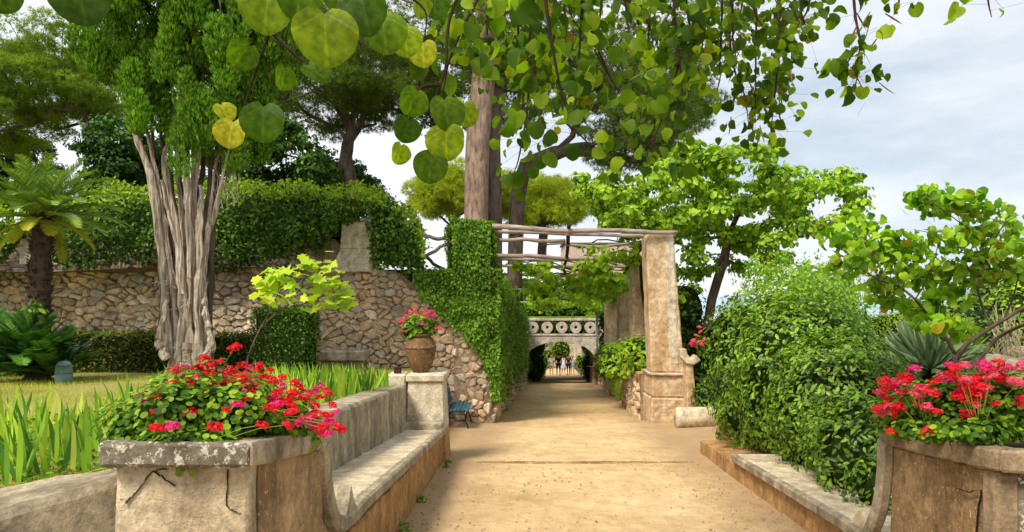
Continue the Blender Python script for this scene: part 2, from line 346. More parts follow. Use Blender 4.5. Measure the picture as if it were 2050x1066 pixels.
M['pine_d'] = leaf_mat('shaded_pine_needle', G_((.06, .11, .028), (.10, .17, .038), (.15, .22, .05)), .4, patch=.4, pscale=.9)
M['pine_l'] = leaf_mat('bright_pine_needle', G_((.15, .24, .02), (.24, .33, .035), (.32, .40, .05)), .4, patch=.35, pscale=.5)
M['palm'] = leaf_mat('palm_leaflet', G_((.06, .14, .025), (.12, .23, .04), (.20, .32, .06)), .25, rough=.35, spec=.5)
M['palm_y'] = leaf_mat('yellow_palm_leaflet', G_((.22, .28, .03), (.33, .35, .05)), .25)
M['cycad'] = leaf_mat('dark_cycad_leaflet', G_((.015, .065, .016), (.04, .12, .025), (.07, .18, .035)), .15, rough=.35, spec=.5)
M['iris'] = leaf_mat('iris_blade', G_((.045, .15, .04), (.10, .25, .045), (.19, .37, .05), (.30, .48, .07), (.34, .40, .10)), .35, patch=.35)
M['grass'] = leaf_mat('grass_blade', G_((.14, .27, .025), (.24, .38, .035), (.36, .42, .07), (.40, .36, .12)), .35, patch=.4)
M['drygrass'] = leaf_mat('dry_grass_blade', G_((.15, .24, .04), (.27, .32, .07), (.38, .36, .12)), .3, patch=.4)
M['agave'] = leaf_mat('blue_green_blade', G_((.09, .16, .12), (.14, .22, .17), (.20, .29, .22)), .1, tint=(1, 1, 1), patch=.2)
M['ger'] = leaf_mat('geranium_leaf', G_((.022, .07, .010), (.05, .13, .015), (.10, .22, .02), (.22, .36, .04)), .35, patch=.5, pscale=6)
M['red'] = leaf_mat('red_petal', G_((.72, .012, .02), (.85, .02, .03), (.80, .02, .08)), .3, tint=(1.1, .8, .8), patch=.12, pscale=8, gain=(1, 1, 1))
M['mag'] = leaf_mat('magenta_petal', G_((.72, .02, .16), (.78, .03, .25), (.80, .06, .20)), .3, tint=(1.1, .8, .8), patch=.12, pscale=8, gain=(1, 1, 1))
M['pinkp'] = leaf_mat('pink_petal', G_((.78, .05, .10), (.85, .14, .20), (.80, .08, .22)), .3, tint=(1.1, .8, .8), patch=.1, pscale=8, gain=(1, 1, 1))
M['stalk'] = leaf_mat('pale_stalk', G_((.10, .17, .025), (.17, .22, .04)), .2)
M['cone'] = rndc('tan_cone', [(0, (.32, .25, .14)), (1, (.46, .38, .24))], 20, .2)
M['pod'] = rndc('brown_pod', [(0, (.10, .05, .03)), (.6, (.18, .08, .05)), (1, (.26, .24, .04))], 20, .2, .6, .1)
M['dry'] = rndc('dry_leaf', [(0, (.14, .08, .04)), (.6, (.26, .16, .07)), (1, (.38, .28, .14))], 20, .2)
M['gravel'] = rndc('pale_pebble', [(0, (.30, .22, .14)), (1, (.55, .44, .30))], 20, .2)
SK = rndc('skin', [(0, (.45, .27, .19)), (1, (.45, .27, .19))], 20, .1, .6, .1)
def cloth(n, c): return rndc(n, [(0, c), (1, c)], 30, .15, .9, .2)

# ---------------------------------------------------------------- leaf shapes: length along +Y, normal +Z
T = {}
T['diamond'] = (np.array([(0, 0, 0), (.30, .45, .08), (0, 1, 0), (-.30, .45, .08)]), [[0, 1, 2], [0, 2, 3]])
T['oval'] = (np.array([(0, 0, 0), (.20, .3, .05), (.19, .68, .03), (0, 1, -.06), (-.19, .68, .03), (-.20, .3, .05), (0, .5, -.02)]),
             [[0, 1, 6], [1, 2, 6], [2, 3, 6], [3, 4, 6], [4, 5, 6], [5, 0, 6]])
def heart():
    out = []
    for k in range(14):
        a = 2*math.pi*k/14; x = math.sin(a); y = -math.cos(a)
        r_ = .5*(1+.02*math.cos(5*a)); px, py = r_*x, .5+r_*y*.93
        if k == 0: py += .17
        if k in (1, 13): py -= .01
        if k == 7: py += .03
        out.append((px, py, .10*abs(px)*2-.14*(py-.5)**2))
    V = [(0, .45, -.02)]+out
    return np.array(V), [[0, 1+k, 1+(k+1) % 14] for k in range(14)]
T['heart'] = heart()
def warp(tpl, bend, fold, twist):
    v, f = T[tpl]; v = np.array(v, float); y = v[:, 1]; x = v[:, 0]
    v[:, 2] = v[:, 2]+fold*np.abs(x)-bend*(y-.3)**2+twist*x*y+.03*np.sin(9*x+5*y); v[:, 0] *= 1-.35*abs(fold)*.5; return v, f
T['heart_a'] = warp('heart', .55, .35, .25); T['heart_b'] = warp('heart', -.25, .65, -.4); T['heart_c'] = warp('heart', .9, -.35, .5)
T['heart_s'] = (np.array([(0, .12, 0), (.32, .0, .08), (.5, .42, .10), (.3, .82, .04), (0, .97, -.03), (-.3, .82, .04), (-.5, .42, .10), (-.32, 0, .08)]),
                [[0, 1, 2], [0, 2, 3], [0, 3, 4], [0, 4, 5], [0, 5, 6], [0, 6, 7]])
def maple():
    rr = [(0, .08), (28, .40), (52, .30), (75, .62), (98, .40), (125, .58), (140, .46), (180, .62)]
    pts = []
    for a, r_ in rr: pts.append((a, r_))
    for a, r_ in rr[-2:0:-1]: pts.append((360-a, r_))
    V = [(0, .42, 0)]
    for i, (a, r_) in enumerate(pts):
        V.append((math.sin(R(a))*r_, .42-math.cos(R(a))*r_, -.08*(r_ > .5)+.05*(i % 2)))
    n = len(pts); return np.array(V), [[0, 1+k, 1+(k+1) % n] for k in range(n)]
T['maple'] = maple()
def needle(n=7, spread=.55, wd=.045):
    V = []; Fc = []
    for k in range(n):
        a = 2*math.pi*k/n*1.0; s = spread*(.5+.5*((k*37) % 10)/10)
        d = np.array((math.cos(a)*s, 1., math.sin(a)*s)); d /= np.linalg.norm(d)
        q = unit(np.cross(d, (math.sin(a+1), .1, math.cos(a+1))))*wd; i = len(V)
        V += [q, -q, d]; Fc.append([i, i+1, i+2])
    return np.array(V), Fc
T['needle'] = needle(8, 1.2, .05)
T['spray'] = needle(5, .42, .14)
T['blade'] = (np.array([(-.028, 0, 0), (.028, 0, 0), (.042, .4, .01), (-.042, .4, .01), (.030, .75, .05), (-.030, .75, .05), (0, 1, .13)]),
              [[0, 1, 2, 3], [3, 2, 4, 5], [5, 4, 6]])
T['grass'] = (np.array([(-.04, 0, 0), (.04, 0, 0), (0, 1, .15)]), [[0, 1, 2]])
def round_leaf():
    V = [(0, .42, -.07)]+[(.5*math.sin(2*math.pi*k/9), .5-.5*math.cos(2*math.pi*k/9), .05*(k % 2)) for k in range(9)]
    return np.array(V), [[0, 1+k, 1+(k+1) % 9] for k in range(9)]
T['round'] = round_leaf()
TRI = {}
for k_, (v_, f_) in T.items():
    tf = []
    for q in f_:
        for i in range(1, len(q)-1): tf.append([q[0], q[i], q[i+1]])
    TRI[k_] = (v_, np.array(tf))

def frame(D, Nn):
    D = unit(D); X = unit(np.cross(D, Nn)); Nn = np.cross(X, D); return X, D, Nn
def emit(tpl, P, D, Nn, Sz):
    v, f = TRI[tpl]; X, D, Nn = frame(D, Nn); Sz = np.broadcast_to(Sz, (len(P),))
    V = P[:, None, :]+Sz[:, None, None]*(v[None, :, 0, None]*X[:, None, :]+v[None, :, 1, None]*D[:, None, :]+v[None, :, 2, None]*Nn[:, None, :])
    Fc = (f[None]+(np.arange(len(P))*len(v))[:, None, None]).reshape(-1, 3)
    return V.reshape(-1, 3), Fc
_tm = {}
def leaves(tpl, A, mat, parent, name='leaf', parts=0, stuff_name='foliage'):
    """A = (P, D, N, size): the ones that show largest become parts of their own, the rest is one mesh"""
    P, D, Nn, Sz = A; Sz = np.broadcast_to(np.asarray(Sz, float), (len(P),))
    keep = np.ones(len(P), bool)
    if parts:
        X = P[:, 0]/P[:, 1]*F+CX; Yp = HY-(P[:, 2]-EYE)/P[:, 1]*F
        X_, D_, N_ = frame(D, Nn); face = np.abs(N_[:, 1])
        sc = Sz/np.linalg.norm(P-np.array((0, 0, EYE)), axis=1)*(.4+face)*((X > 0)&(X < 2050)&(Yp > 0)&(Yp < 1066))
        idx = np.argsort(-sc)[:parts]; idx = idx[sc[idx] > 0]
        keep[idx] = False
        key = (tpl, mat.name, name)
        if key not in _tm:
            me = mk(name, TRI[tpl][0], TRI[tpl][1]); me.materials.append(mat); _tm[key] = me
        o0 = org(parent)
        for i in idx:
            o = bpy.data.objects.new(name, _tm[key]); COL.objects.link(o); o.parent = parent
            s = float(Sz[i]); m = Matrix.Identity(4); p = P[i]-o0
            for r_ in range(3):
                m[r_][0] = X_[i][r_]*s; m[r_][1] = D_[i][r_]*s; m[r_][2] = N_[i][r_]*s; m[r_][3] = p[r_]
            o.matrix_local = m
    if keep.any():
        V, Fc = emit(tpl, P[keep], D[keep], Nn[keep], Sz[keep])
        return obj(stuff_name, V, Fc, mat, parent, kind='stuff')
def cat(*As):
    return tuple(np.concatenate([np.broadcast_to(a[i], (len(a[0]),)) if i == 3 else a[i] for a in As]) for i in range(4))
def sub(A, m): return tuple(np.broadcast_to(A[3], (len(A[0]),))[m] if i == 3 else A[i][m] for i in range(4))
def rdir(n): return unit(rng.normal(size=(n, 3)))
def blob(c, r_, n, size, shell=.6, up=.4, droop=.2, var=.35, jit=.5):
    u = rdir(n); rf = shell+(1-shell)*rng.random((n, 1))
    P = np.asarray(c)+u*np.asarray(r_)*rf
    Nn = unit(u+np.array((0, 0, up))+jit*rng.normal(size=(n, 3))*.6)
    D = unit(np.cross(Nn, rdir(n))+np.array((0, 0, -droop)))
    return P, D, Nn, size*(1-var+2*var*rng.random(n))
def tufts(c, r_, n, size, up=.6):
    u = rdir(n); P = np.asarray(c)+u*np.asarray(r_)*(.45+.55*rng.random((n, 1)))
    D = unit(u+np.array((0, 0, up))+.3*rng.normal(size=(n, 3))); return P, D, rdir(n), size*(.7+.6*rng.random(n))
def inpoly(x, y, poly):
    c = False; j = len(poly)-1
    for i in range(len(poly)):
        if (poly[i][1] > y) != (poly[j][1] > y) and x < (poly[j][0]-poly[i][0])*(y-poly[i][1])/(poly[j][1]-poly[i][1])+poly[i][0]: c = not c
        j = i
    return c
def crown_pts(poly, n, Y, dY, mind=0.):
    xs = [p[0] for p in poly]; ys = [p[1] for p in poly]; out = []; tries = 0
    while len(out) < n and tries < 60000:
        tries += 1
        x = rng.uniform(min(xs), max(xs)); y = rng.uniform(min(ys), max(ys))
        if not inpoly(x, y, poly): continue
        d = Y+rng.uniform(-dY, dY); p = W((x-CX)*1.0+CX, y, Y); p[1] = d
        if mind and any(np.linalg.norm(p-q) < mind for q in out): continue
        out.append(p)
    return np.array(out)
def colonize(trunk, rt, targets, rtip, mat, parent, name='trunk', seg=.5, jit=.12, from_frac=.5, sides=7, bias=.35, flute=0, wroot=.25):
    """tree skeleton: trunk polyline, then every target joined to the nearest earlier node"""
    pos = [np.array(p, float) for p in trunk]; par = [-1]+list(range(len(trunk)-1)); k0 = int(len(trunk)*from_frac)
    n0 = len(trunk); root = pos[-1]
    order = np.argsort(np.linalg.norm(targets-root, axis=1))
    for t in targets[order]:
        A = np.array(pos[k0:]); d = np.linalg.norm(A-t, axis=1)+wroot*np.linalg.norm(A-root, axis=1); i = int(np.argmin(d))+k0
        p = pos[i]; dd = np.linalg.norm(t-p)
        if dd < 1e-3: continue
        pd = unit(pos[i]-pos[par[i]]) if par[i] >= 0 else np.array((0, 0, 1.))
        c = p+pd*dd*bias; n = max(1, int(dd/seg)); last = i
        for k in range(1, n+1):
            s = k/n; q = (1-s)**2*p+2*s*(1-s)*c+s*s*t+(rng.normal(size=3)*jit*seg if k < n else 0)
            pos.append(q); par.append(last); last = len(pos)-1
    n = len(pos); cnt = np.zeros(n); ch = [[] for _ in range(n)]
    for i, p in enumerate(par):
        if p >= 0: ch[p].append(i)
    for i in range(n-1, -1, -1):
        if not ch[i]: cnt[i] += 1
        if par[i] >= 0: cnt[par[i]] += cnt[i]
    kk = math.log(rt/rtip)/math.log(max(cnt[0], 2)); rad = rtip*np.power(np.maximum(cnt, 1), kk)
    for i in range(n0): rad[i] = max(rad[i], rt*(1-.35*i/max(1, n0-1))) if i <= k0 else rad[i]
    mb = MB(); stack = [(0, None)]
    while stack:
        i, pr = stack.pop(); chain = [] if pr is None else [pr]; chain.append(i); rs = [] if pr is None else [rad[i]]; rs.append(rad[i])
        while ch[i]:
            cs = sorted(ch[i], key=lambda c: -cnt[c])
            for c in cs[1:]: stack.append((c, i))
            i = cs[0]; chain.append(i); rs.append(rad[i])
        if len(chain) > 1: mb.add(*tube([pos[c] for c in chain], np.array(rs), sides if rs[0] > .03 else 4, flute if rs[0] > .05 else 0, cap=False))
    return mb.build(name, mat, parent, smooth=True)

# ---------------------------------------------------------------- the setting
def sheet(name, xs, ys, zf, mat, label=None):
    V = [(x, y, zf(x, y)) for y in ys for x in xs]; nx = len(xs)
    Fc = [[j*nx+i, j*nx+i+1, (j+1)*nx+i+1, (j+1)*nx+i] for j in range(len(ys)-1) for i in range(nx-1)]
    o = obj(name, V, Fc, mat, None, smooth=True); o['kind'] = 'structure'
    if label: o['label'] = label
    return o
def und(x, y, a=.02, f=.8): return a*noise.noise(Vector((x*f, y*f, 0)))+a*.4*noise.noise(Vector((x*f*4, y*f*4, 3)))
def terr(x, y):
    z = GZ(y)-.35
    if x > 14: z -= (x-14)*.55
    if y > 90: z -= (y-90)*.3
    return max(z, -140)
sheet('ground', np.concatenate([np.linspace(-140, -4, 20), np.linspace(-2, 12, 8), np.linspace(14, 300, 20)]), np.concatenate([np.linspace(-30, 90, 50), np.linspace(100, 600, 12)]), terr, M['soil'])
sheet('path', np.linspace(-3.4, 5.6, 60), np.concatenate([np.linspace(-8, 24, 190), np.linspace(24.4, 76, 60)]),
      lambda x, y: GZ(y)+und(x, y, .018)+.03*max(0, abs(x-(.45+.057*y))-1.5)+(-.006 if y < 10.4 else .006), M['sand'])
sheet('lawn', np.linspace(-30, -1.78, 90), np.linspace(2.95, 18.5, 60), lambda x, y: LZ(y)+und(x, y, .05, .6)+.0*x, M['lawn'])
sheet('upper_terrace', np.linspace(-70, -1.2, 30), np.linspace(16.9, 90, 30), lambda x, y: 2.2+und(x, y, .2, .2), M['soil'])
sheet('garden_ground', np.linspace(3.35, 13.5, 30), np.linspace(2.5, 11.8, 24), lambda x, y: RZ(x, y)+und(x, y, .06, .6), M['soil'])
def farz(x, y):
    z = -.32-.02*(y-11.8)
    if x < 6: z = z+(GZ(y)+.05-z)*(6-x)/.7
    if x > 30: z -= (x-30)*.6
    if y > 40: z -= (y-40)*.4
    return z+und(x, y, .06, .6)
sheet('far_garden_ground', np.concatenate([[5.3], np.linspace(6, 40, 40)]), np.linspace(11.9, 52, 40), farz, M['soil'])
sheet('lower_terrace', np.linspace(4.15, 6.2, 8), np.linspace(16.6, 41, 24), lambda x, y: GZ(y)+1.0+und(x, y, .06, .6), M['soil'])
a_ = np.linspace(0, 2*np.pi, 49)[:-1]
V = [(0, 0, -150)]+[(90000*math.cos(a), 90000*math.sin(a), -150) for a in a_]
o = obj('sea', V, [[0, 1+i, 1+(i+1) % 48] for i in range(48)], M['sea']); o['kind'] = 'structure'
# shallow stone kerb across the path where the slope changes
mb = MB()
for i in range(9):
    x0 = -1.0+i*.455; mb.add(*bx(x0, x0+.452, 10.36, 10.46, GZ(10.4)-.1, GZ(10.4)+.012, amp=.008))
tag(mb.build('path_kerb', M['brown'], None), kind='structure')

# ---------------------------------------------------------------- rubble masonry
def voronoi(pts, box, asp):
    W_, H_ = box
    cells = []; Q = pts*np.array((1, asp))
    for i in range(len(pts)):
        c = Q[i]; d = np.linalg.norm(Q-c, axis=1); nb = np.argsort(d)[1:15]
        s = 1.2; poly = [c+np.array(v)*s for v in ((-1, -1), (1, -1), (1, 1), (-1, 1))]
        for j in nb:
            m_ = (c+Q[j])/2; n_ = Q[j]-c; out = []
            for k in range(len(poly)):
                a = poly[k]; b = poly[(k+1) % len(poly)]; da = np.dot(a-m_, n_); db = np.dot(b-m_, n_)
                if da <= 0: out.append(a)
                if da*db < 0: out.append(a+(b-a)*da/(da-db))
            poly = out
            if len(poly) < 3: break
        cells.append([np.clip(p/np.array((1, asp)), (0, -.1), (W_, H_)) for p in poly])
    return cells
def rubble(parent, O, U, Vv, Nn, wdt, hgt, inside, sx=.34, sy=.22, mat=None, nparts=300, proud=.06, gap=.008, z0=0.):
    O = np.array(O, float); U = unit(U); Vv = unit(Vv); Nn = unit(Nn); pts = []
    rows = int(hgt/sy); cols = int(wdt/sx)
    for r_ in range(rows):
        for c in range(cols):
            u = (c+.5+(r_ % 2)*.5)*wdt/cols+rng.normal()*sx*.33; v = z0+(r_+.5)*hgt/rows+rng.normal()*sy*.32
            pts.append((u, v))
            if rng.random() < .38: pts.append((u+sx*.5, v+rng.normal()*sy*.4))
    pts = np.array(pts); cells = voronoi(pts, (wdt, hgt+z0), sx/sy); made = []
    for p, cell in zip(pts, cells):
        if not inside(p[0], p[1]) or len(cell) < 3: continue
        c = np.mean(cell, axis=0); cell = np.array(cell)
        e = cell-c; l = np.linalg.norm(e, axis=1, keepdims=True); cell = c+e*np.clip((l-gap*1.3)/np.maximum(l, .01), .5, 1)
        # cut corners, then jitter
        rr = []
        for k in range(len(cell)):
            a, b = cell[k], cell[(k+1) % len(cell)]; rr += [a*.75+b*.25, a*.25+b*.75]
        rr = np.array(rr); rr = rr+rng.normal(size=rr.shape)*.011
        keep = [0]
        for k in range(1, len(rr)):
            if np.linalg.norm(rr[k]-rr[keep[-1]]) > .022: keep.append(k)
        rr = rr[keep]; n = len(rr)
        if n < 4: continue
        pr = proud*rng.uniform(.35, 1.25); tilt = rng.normal(size=2)*.18
        def at(q, h): return O+U*q[0]+Vv*q[1]+Nn*h
        def hh(q, b): return max(.006, b+np.dot(q-c, tilt))
        V = [at(q, -.05) for q in rr]+[at(q, hh(q, pr*.55)) for q in rr]
        V += [at(c+(q-c)*rng.uniform(.72, .84), hh(q, pr*rng.uniform(.85, 1.1))) for q in rr]+[at(c, pr*1.02)]
        Fc = []
        for k in range(n):
            k2 = (k+1) % n
            Fc += [[k, k2, n+k2, n+k], [n+k, n+k2, 2*n+k2, 2*n+k], [2*n+k, 2*n+k2, 3*n]]
        made.append((np.array(V), Fc))
    sz = [-np.ptp(v[:, 0])*np.ptp(v[:, 2])-np.ptp(v[:, 1])*np.ptp(v[:, 2])*.2 for v, f in made]
    od = np.argsort(sz); st = MB(); sn = 0
    for k, i in enumerate(od):
        if k < nparts: obj('stone', made[i][0], made[i][1], mat, parent)
        else: st.add(*made[i]); sn += 1
    if sn: st.build('small_stones', mat, parent, kind='stuff')

# left garden wall: long stretch behind the lawn, corner, then the stretch down to the path
A0 = W(-260, 600, 19.4); A1 = W(640, 600, 17.3); A2 = W(985, 600, 16.35)
def wall_seg(P0, P1, zb, zt, th=.5):
    d = unit(np.array((P1[0]-P0[0], P1[1]-P0[1], 0))); n = np.array((d[1], -d[0], 0)); bk = -n*th
    p = [np.array((P0[0], P0[1], 0)), np.array((P1[0], P1[1], 0))]
    return d, n, [p[0], p[1], p[1]+bk, p[0]+bk]
d, n, q = wall_seg(A0, A1, 0, 0)
t1 = thing('rubble_wall', 'long dry rubble stone wall with climbers on top, behind the cypress and the palm', 'wall', (A0[0], A0[1], LZ(18)))
mb = MB(); mb.add(*hexa([(*p[:2], -.6) for p in q], [(*p[:2], 3.0) for p in q], cell=.5, amp=.01)); mb.build('wall_core', M['mortar'], t1)
LW = float(np.linalg.norm(A1[:2]-A0[:2]))
rubble(t1, (A0[0], A0[1], -.4), d, (0, 0, 1), n, LW, 3.3, lambda u, v: 0.1 < u < LW-.08 and 0 < v < 3.25, .33, .19, M['stone'], 300, .10)
d2, n2, q2 = wall_seg(A1, A2, 0, 0)
t2 = thing('rubble_wall', 'warm tan rubble stone wall curving down behind the urn to the path, ivy over its upper edge', 'wall', (A1[0], A1[1], -1))
LW2 = float(np.linalg.norm(A2[:2]-A1[:2]))
curve = [(640, 476), (678, 480), (700, 536), (740, 538), (800, 545), (840, 583), (880, 628), (930, 668), (965, 712), (980, 765), (986, 850)]
def edge_y(px): return float(np.interp(px, [c[0] for c in curve], [c[1] for c in curve], left=476))
def in2(u, v):
    p = A1[:2]+d2[:2]*u; z = -1.6+v; px = p[0]/p[1]*F+CX; py = HY-(z-EYE)/p[1]*F
    return 0.05 < u < LW2-.04 and py > edge_y(px)+2 and v > 0
# core follows the curved top (a prism of the outline)
out = []
for px in np.linspace(640, 986, 24):
    u = None
    # point on the segment seen at px
    k = (px-CX)/F; den = d2[0]-k*d2[1]; u = (k*A1[1]-A1[0])/den; p = A1[:2]+d2[:2]*u
    out.append((p[0], p[1], EYE-(edge_y(px)-HY)*p[1]/F))
poly = [(A1[0], A1[1], -1.8)]+[out[-1][:2]+(-1.8,)]+out[::-1]
mb = MB(); mb.add(*prism(poly, tuple(-n2*.55))); mb.build('wall_core', M['mortar'], t2)
rubble(t2, (A1[0], A1[1], -1.6), d2, (0, 0, 1), n2, LW2, 3.9, in2, .28, .185, M['stonew'], 300, .085)

# plastered corner pier above the wall
tp = thing('corner_pier', 'pale plastered pier rising from the rubble wall between the climbers', 'pier', W(703, 538, 17.0))
a = W(668, 545, 17.0); b = W(742, 548, 16.75)
def quad(px0, px1, py, Yf, dep, Yf1=None):
    p0 = W(px0, py, Yf); p1 = W(px1, py, Yf1 or Yf); return [p0, p1, p1+(0, dep, 0), p0+(0, dep, 0)]
mb = MB(); mb.add(*hexa(quad(659, 744, 545, 16.92, 1.0, 16.72), quad(681, 744, 498, 16.98, .9, 16.76), r=.03)); mb.build('pier_base', M['plaster'], tp)
mb = MB(); mb.add(*hexa(quad(680, 742, 499, 16.98, .8, 16.78), quad(684, 742, 444, 16.98, .8, 16.78), r=.03)); mb.build('pier_shaft', M['plaster'], tp)
mb = MB(); mb.add(*hexa(quad(681, 744, 445, 16.95, .85, 16.75), quad(690, 738, 436, 17.1, .6, 16.95), r=.03)); mb.build('pier_cap', M['cement'], tp)
# far plaster pier behind the palm
tp = thing('corner_pier', 'narrow plastered buttress on the rubble wall just behind the palm trunk', 'pier', W(75, 640, 18.3))
mb = MB(); mb.add(*hexa(quad(38, 115, 530, 18.3, .5), quad(42, 112, 445, 18.3, .5))); mb.build('pier_shaft', M['plaster'], tp)

# side wall along the path (mostly under ivy)
B0 = np.array((A2[0], 16.36)); B1 = np.array((.74, 38.6))
ds = unit(np.array((B1[0]-B0[0], B1[1]-B0[1], 0))); ns = np.array((ds[1], -ds[0], 0))
t3 = thing('ivy_clad_wall', 'tall retaining wall along the left of the path, almost buried in ivy', 'wall', (B0[0], B0[1], GZ(16.4)))
mb = MB(); th = .9
mb.add(*hexa([(B0[0], B0[1], GZ(16)-.3), (B1[0], B1[1], GZ(38)-.3), (B1[0]-th, B1[1], GZ(38)-.3), (B0[0]-th, B0[1]+.1, GZ(16)-.3)],
             [(B0[0], B0[1], GZ(16)+3.55), (B1[0], B1[1], GZ(38)+3.75), (B1[0]-th, B1[1], GZ(38)+3.75), (B0[0]-th, B0[1]+.1, GZ(16)+3.55)], cell=.5, amp=.02))
mb.build('wall_core', M['mortar'], t3)
LS = float(np.linalg.norm(B1-B0))
vs = unit(np.array((0, 0, 1.)))
rubble(t3, (B0[0], B0[1], GZ(16.3)), unit(np.array((ds[0], ds[1], -.087))), (0, 0, 1), ns, LS, 1.7, lambda u, v: .1 < u < LS-.1 and 0 < v, .34, .24, M['stonew'], 260, .07)

def ivy(P, Nn, n, parent, size=.075, mat=None, thick=.14, name='ivy_leaves', droop=.8):
    """P: function -> n random points on a surface; leaves overlap like shingles"""
    pts = P(n); cl = np.array([noise.noise(Vector(p*1.6)) for p in pts])
    off = thick*(.35+rng.random(len(pts))*.65)*(1+1.2*np.clip(cl, -.5, 1))
    Nn = np.broadcast_to(Nn, pts.shape) if np.ndim(Nn) == 1 else Nn
    Q = pts+Nn*off[:, None]
    nn = unit(Nn+np.array((0, 0, .45))+.45*rng.normal(size=Q.shape)); D = unit(np.array((0, 0, -droop))+.55*rng.normal(size=Q.shape))
    return (Q, D, nn, size*(.45+1.0*rng.random(len(Q))))
# the ivy-covered left pergola pillar
PL0, PL1 = W(897, 600, 16.1), W(990, 600, 16.1)
tpl = thing('pergola_pillar', 'square left pergola pillar completely wrapped in ivy', 'pillar', ((PL0[0]+PL1[0])/2, 16.5, 0), 'pillars carrying the pergola')
mb = MB(); mb.add(*bx(PL0[0]+.12, PL1[0]-.12, 16.34, 17.1, 2.2, 3.2, cell=.3)); mb.add(*bx(PL0[0]+.14, PL1[0]-.14, 16.5, 17.1, .6, 3.2, cell=.3)); mb.build('shaft', M['core'], tpl)  # shaft in the dark filler colour, shade behind the ivy painted in
x0, x1 = PL0[0]+.10, PL1[0]-.10
def pf(n): return np.stack([rng.uniform(x0, x1, n), np.full(n, 16.28), rng.uniform(1.2, 3.25, n)], 1)
def pr(n): return np.stack([np.full(n, x1), rng.uniform(16.25, 17.1, n), rng.uniform(-.4, 3.25, n)], 1)
def pl_(n): return np.stack([np.full(n, x0), rng.uniform(16.25, 17.1, n), rng.uniform(1.5, 3.25, n)], 1)
def pt(n): return np.stack([rng.uniform(x0-.1, x1+.1, n), rng.uniform(16.2, 17.2, n), np.full(n, 3.25)], 1)
ti = thing('ivy', 'dense ivy wrapping the left pergola pillar and spilling over the stone wall beside the path', 'climbing plant', (B0[0], 16.3, GZ(16.3)))
I = [ivy(pf, np.array((0, -1., 0)), 4200, ti), ivy(pr, np.array((1., 0, 0)), 4200, ti), ivy(pl_, np.array((-1., 0, 0)), 1600, ti), ivy(pt, np.array((0, 0, 1.)), 1500, ti)]
# over the front wall above the curved edge
def front(n):
    out = []
    while len(out) < n:
        px = rng.uniform(828, 1000); py = rng.uniform(537, 800)
        lim = edge_y(px)+6*math.sin(px*.21)+rng.normal()*5
        if py > lim: continue
        out.append(W(px, py, 16.38+.0*px))
    return np.array(out)
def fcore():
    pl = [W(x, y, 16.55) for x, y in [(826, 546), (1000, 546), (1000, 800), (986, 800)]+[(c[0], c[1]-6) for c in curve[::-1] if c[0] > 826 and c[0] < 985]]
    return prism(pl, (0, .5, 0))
mb = MB(); mb.add(*fcore()); mb.build('shade_core', M['core'], ti)
I.append(ivy(front, np.array((0, -1., 0)), 8500, ti, thick=.18))
def side(n):
    out = []
    while len(out) < n:
        y = 16.4+(38.5-16.4)*rng.random()**1.5; t = (y-B0[1])/(B1[1]-B0[1]); x = B0[0]+(B1[0]-B0[0])*t
        low = .75+.5*noise.noise(Vector((y*.9, 0, 0)))*2.2 if y > 17.3 else .5
        h = rng.uniform(0, 3.85)
        if h < max(.05, low) or h > 3.7+.2*math.sin(y*2): continue
        out.append((x, y, GZ(y)+h))
    return np.array(out)
I.append(ivy(side, ns, 17000, ti, size=.085, thick=.2))
def stop(n):
    y = rng.uniform(16.6, 38, n); t = (y-B0[1])/(B1[1]-B0[1]); x = B0[0]+(B1[0]-B0[0])*t-rng.random(n)*.9
    return np.stack([x, y, -.087*y+3.68], 1)
I.append(ivy(stop, np.array((0, 0, 1.)), 1800, ti, size=.09, thick=.3))
leaves('diamond', cat(*I), M['ivy'], ti, 'leaf', 0, 'ivy_leaves')

# climbers along the top of the long wall
tc_ = thing('wall_hedge', 'thick dark green climbers spilling over the top of the long rubble wall', 'hedge', (A0[0]+5, A0[1], 2.2))
top_px = [(-260, 395), (0, 430), (30, 470), (60, 430), (130, 400), (250, 385), (400, 380), (600, 382), (720, 390), (780, 400), (825, 432), (845, 480), (855, 520)]
bot_px = [(-260, 545), (0, 530), (50, 480), (80, 470), (110, 520), (160, 545), (250, 525), (330, 540), (480, 545), (560, 520), (610, 510), (660, 500), (685, 446), (735, 440), (745, 530), (790, 545), (850, 548)]
tx, ty = zip(*top_px); bx_, by_ = zip(*bot_px)
def hedgepts(n, depth=1.6):
    P = []; Nn = []
    while len(P) < n:
        px = rng.uniform(-250, 850); t_ = np.interp(px, tx, ty)+7*math.sin(px*.05)+4*math.sin(px*.13); b_ = np.interp(px, bx_, by_)+7*math.sin(px*.11)
        Yw = np.interp(px, [-260, 640, 985], [19.4, 17.3, 16.35])
        if rng.random() < .68:
            py = rng.uniform(t_, b_); f = (py-t_)/(b_-t_+1); bul = .25+.55*math.sin(math.pi*min(1, f*.8+.2))
            bul *= 1+.5*noise.noise(Vector((px*.012, py*.018, 0)))
            P.append(W(px, py, Yw-bul)); Nn.append((0, -1, .35))
        else:
            d_ = rng.random()*depth-.35; p = W(px, t_, Yw); p[1] += d_; p[2] += .12*noise.noise(Vector((p[0]*1.3, p[1]*1.3, 0)))-.05*d_; P.append(p); Nn.append((0, -.2, 1))
    return np.array(P), unit(np.array(Nn, float))
P, Nn = hedgepts(24000)
nn = unit(Nn+.5*rng.normal(size=P.shape)); D = unit(rng.normal(size=P.shape)+np.array((0, 0, -.5))); Pq = P+Nn*(rng.random((len(P), 1))**1.5*.22)
Hs = (Pq, D, nn, .10*(.6+.8*rng.random(len(P))))
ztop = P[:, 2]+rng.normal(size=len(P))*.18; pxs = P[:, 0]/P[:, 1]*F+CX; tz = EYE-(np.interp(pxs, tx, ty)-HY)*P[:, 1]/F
young = (ztop > tz-.22)
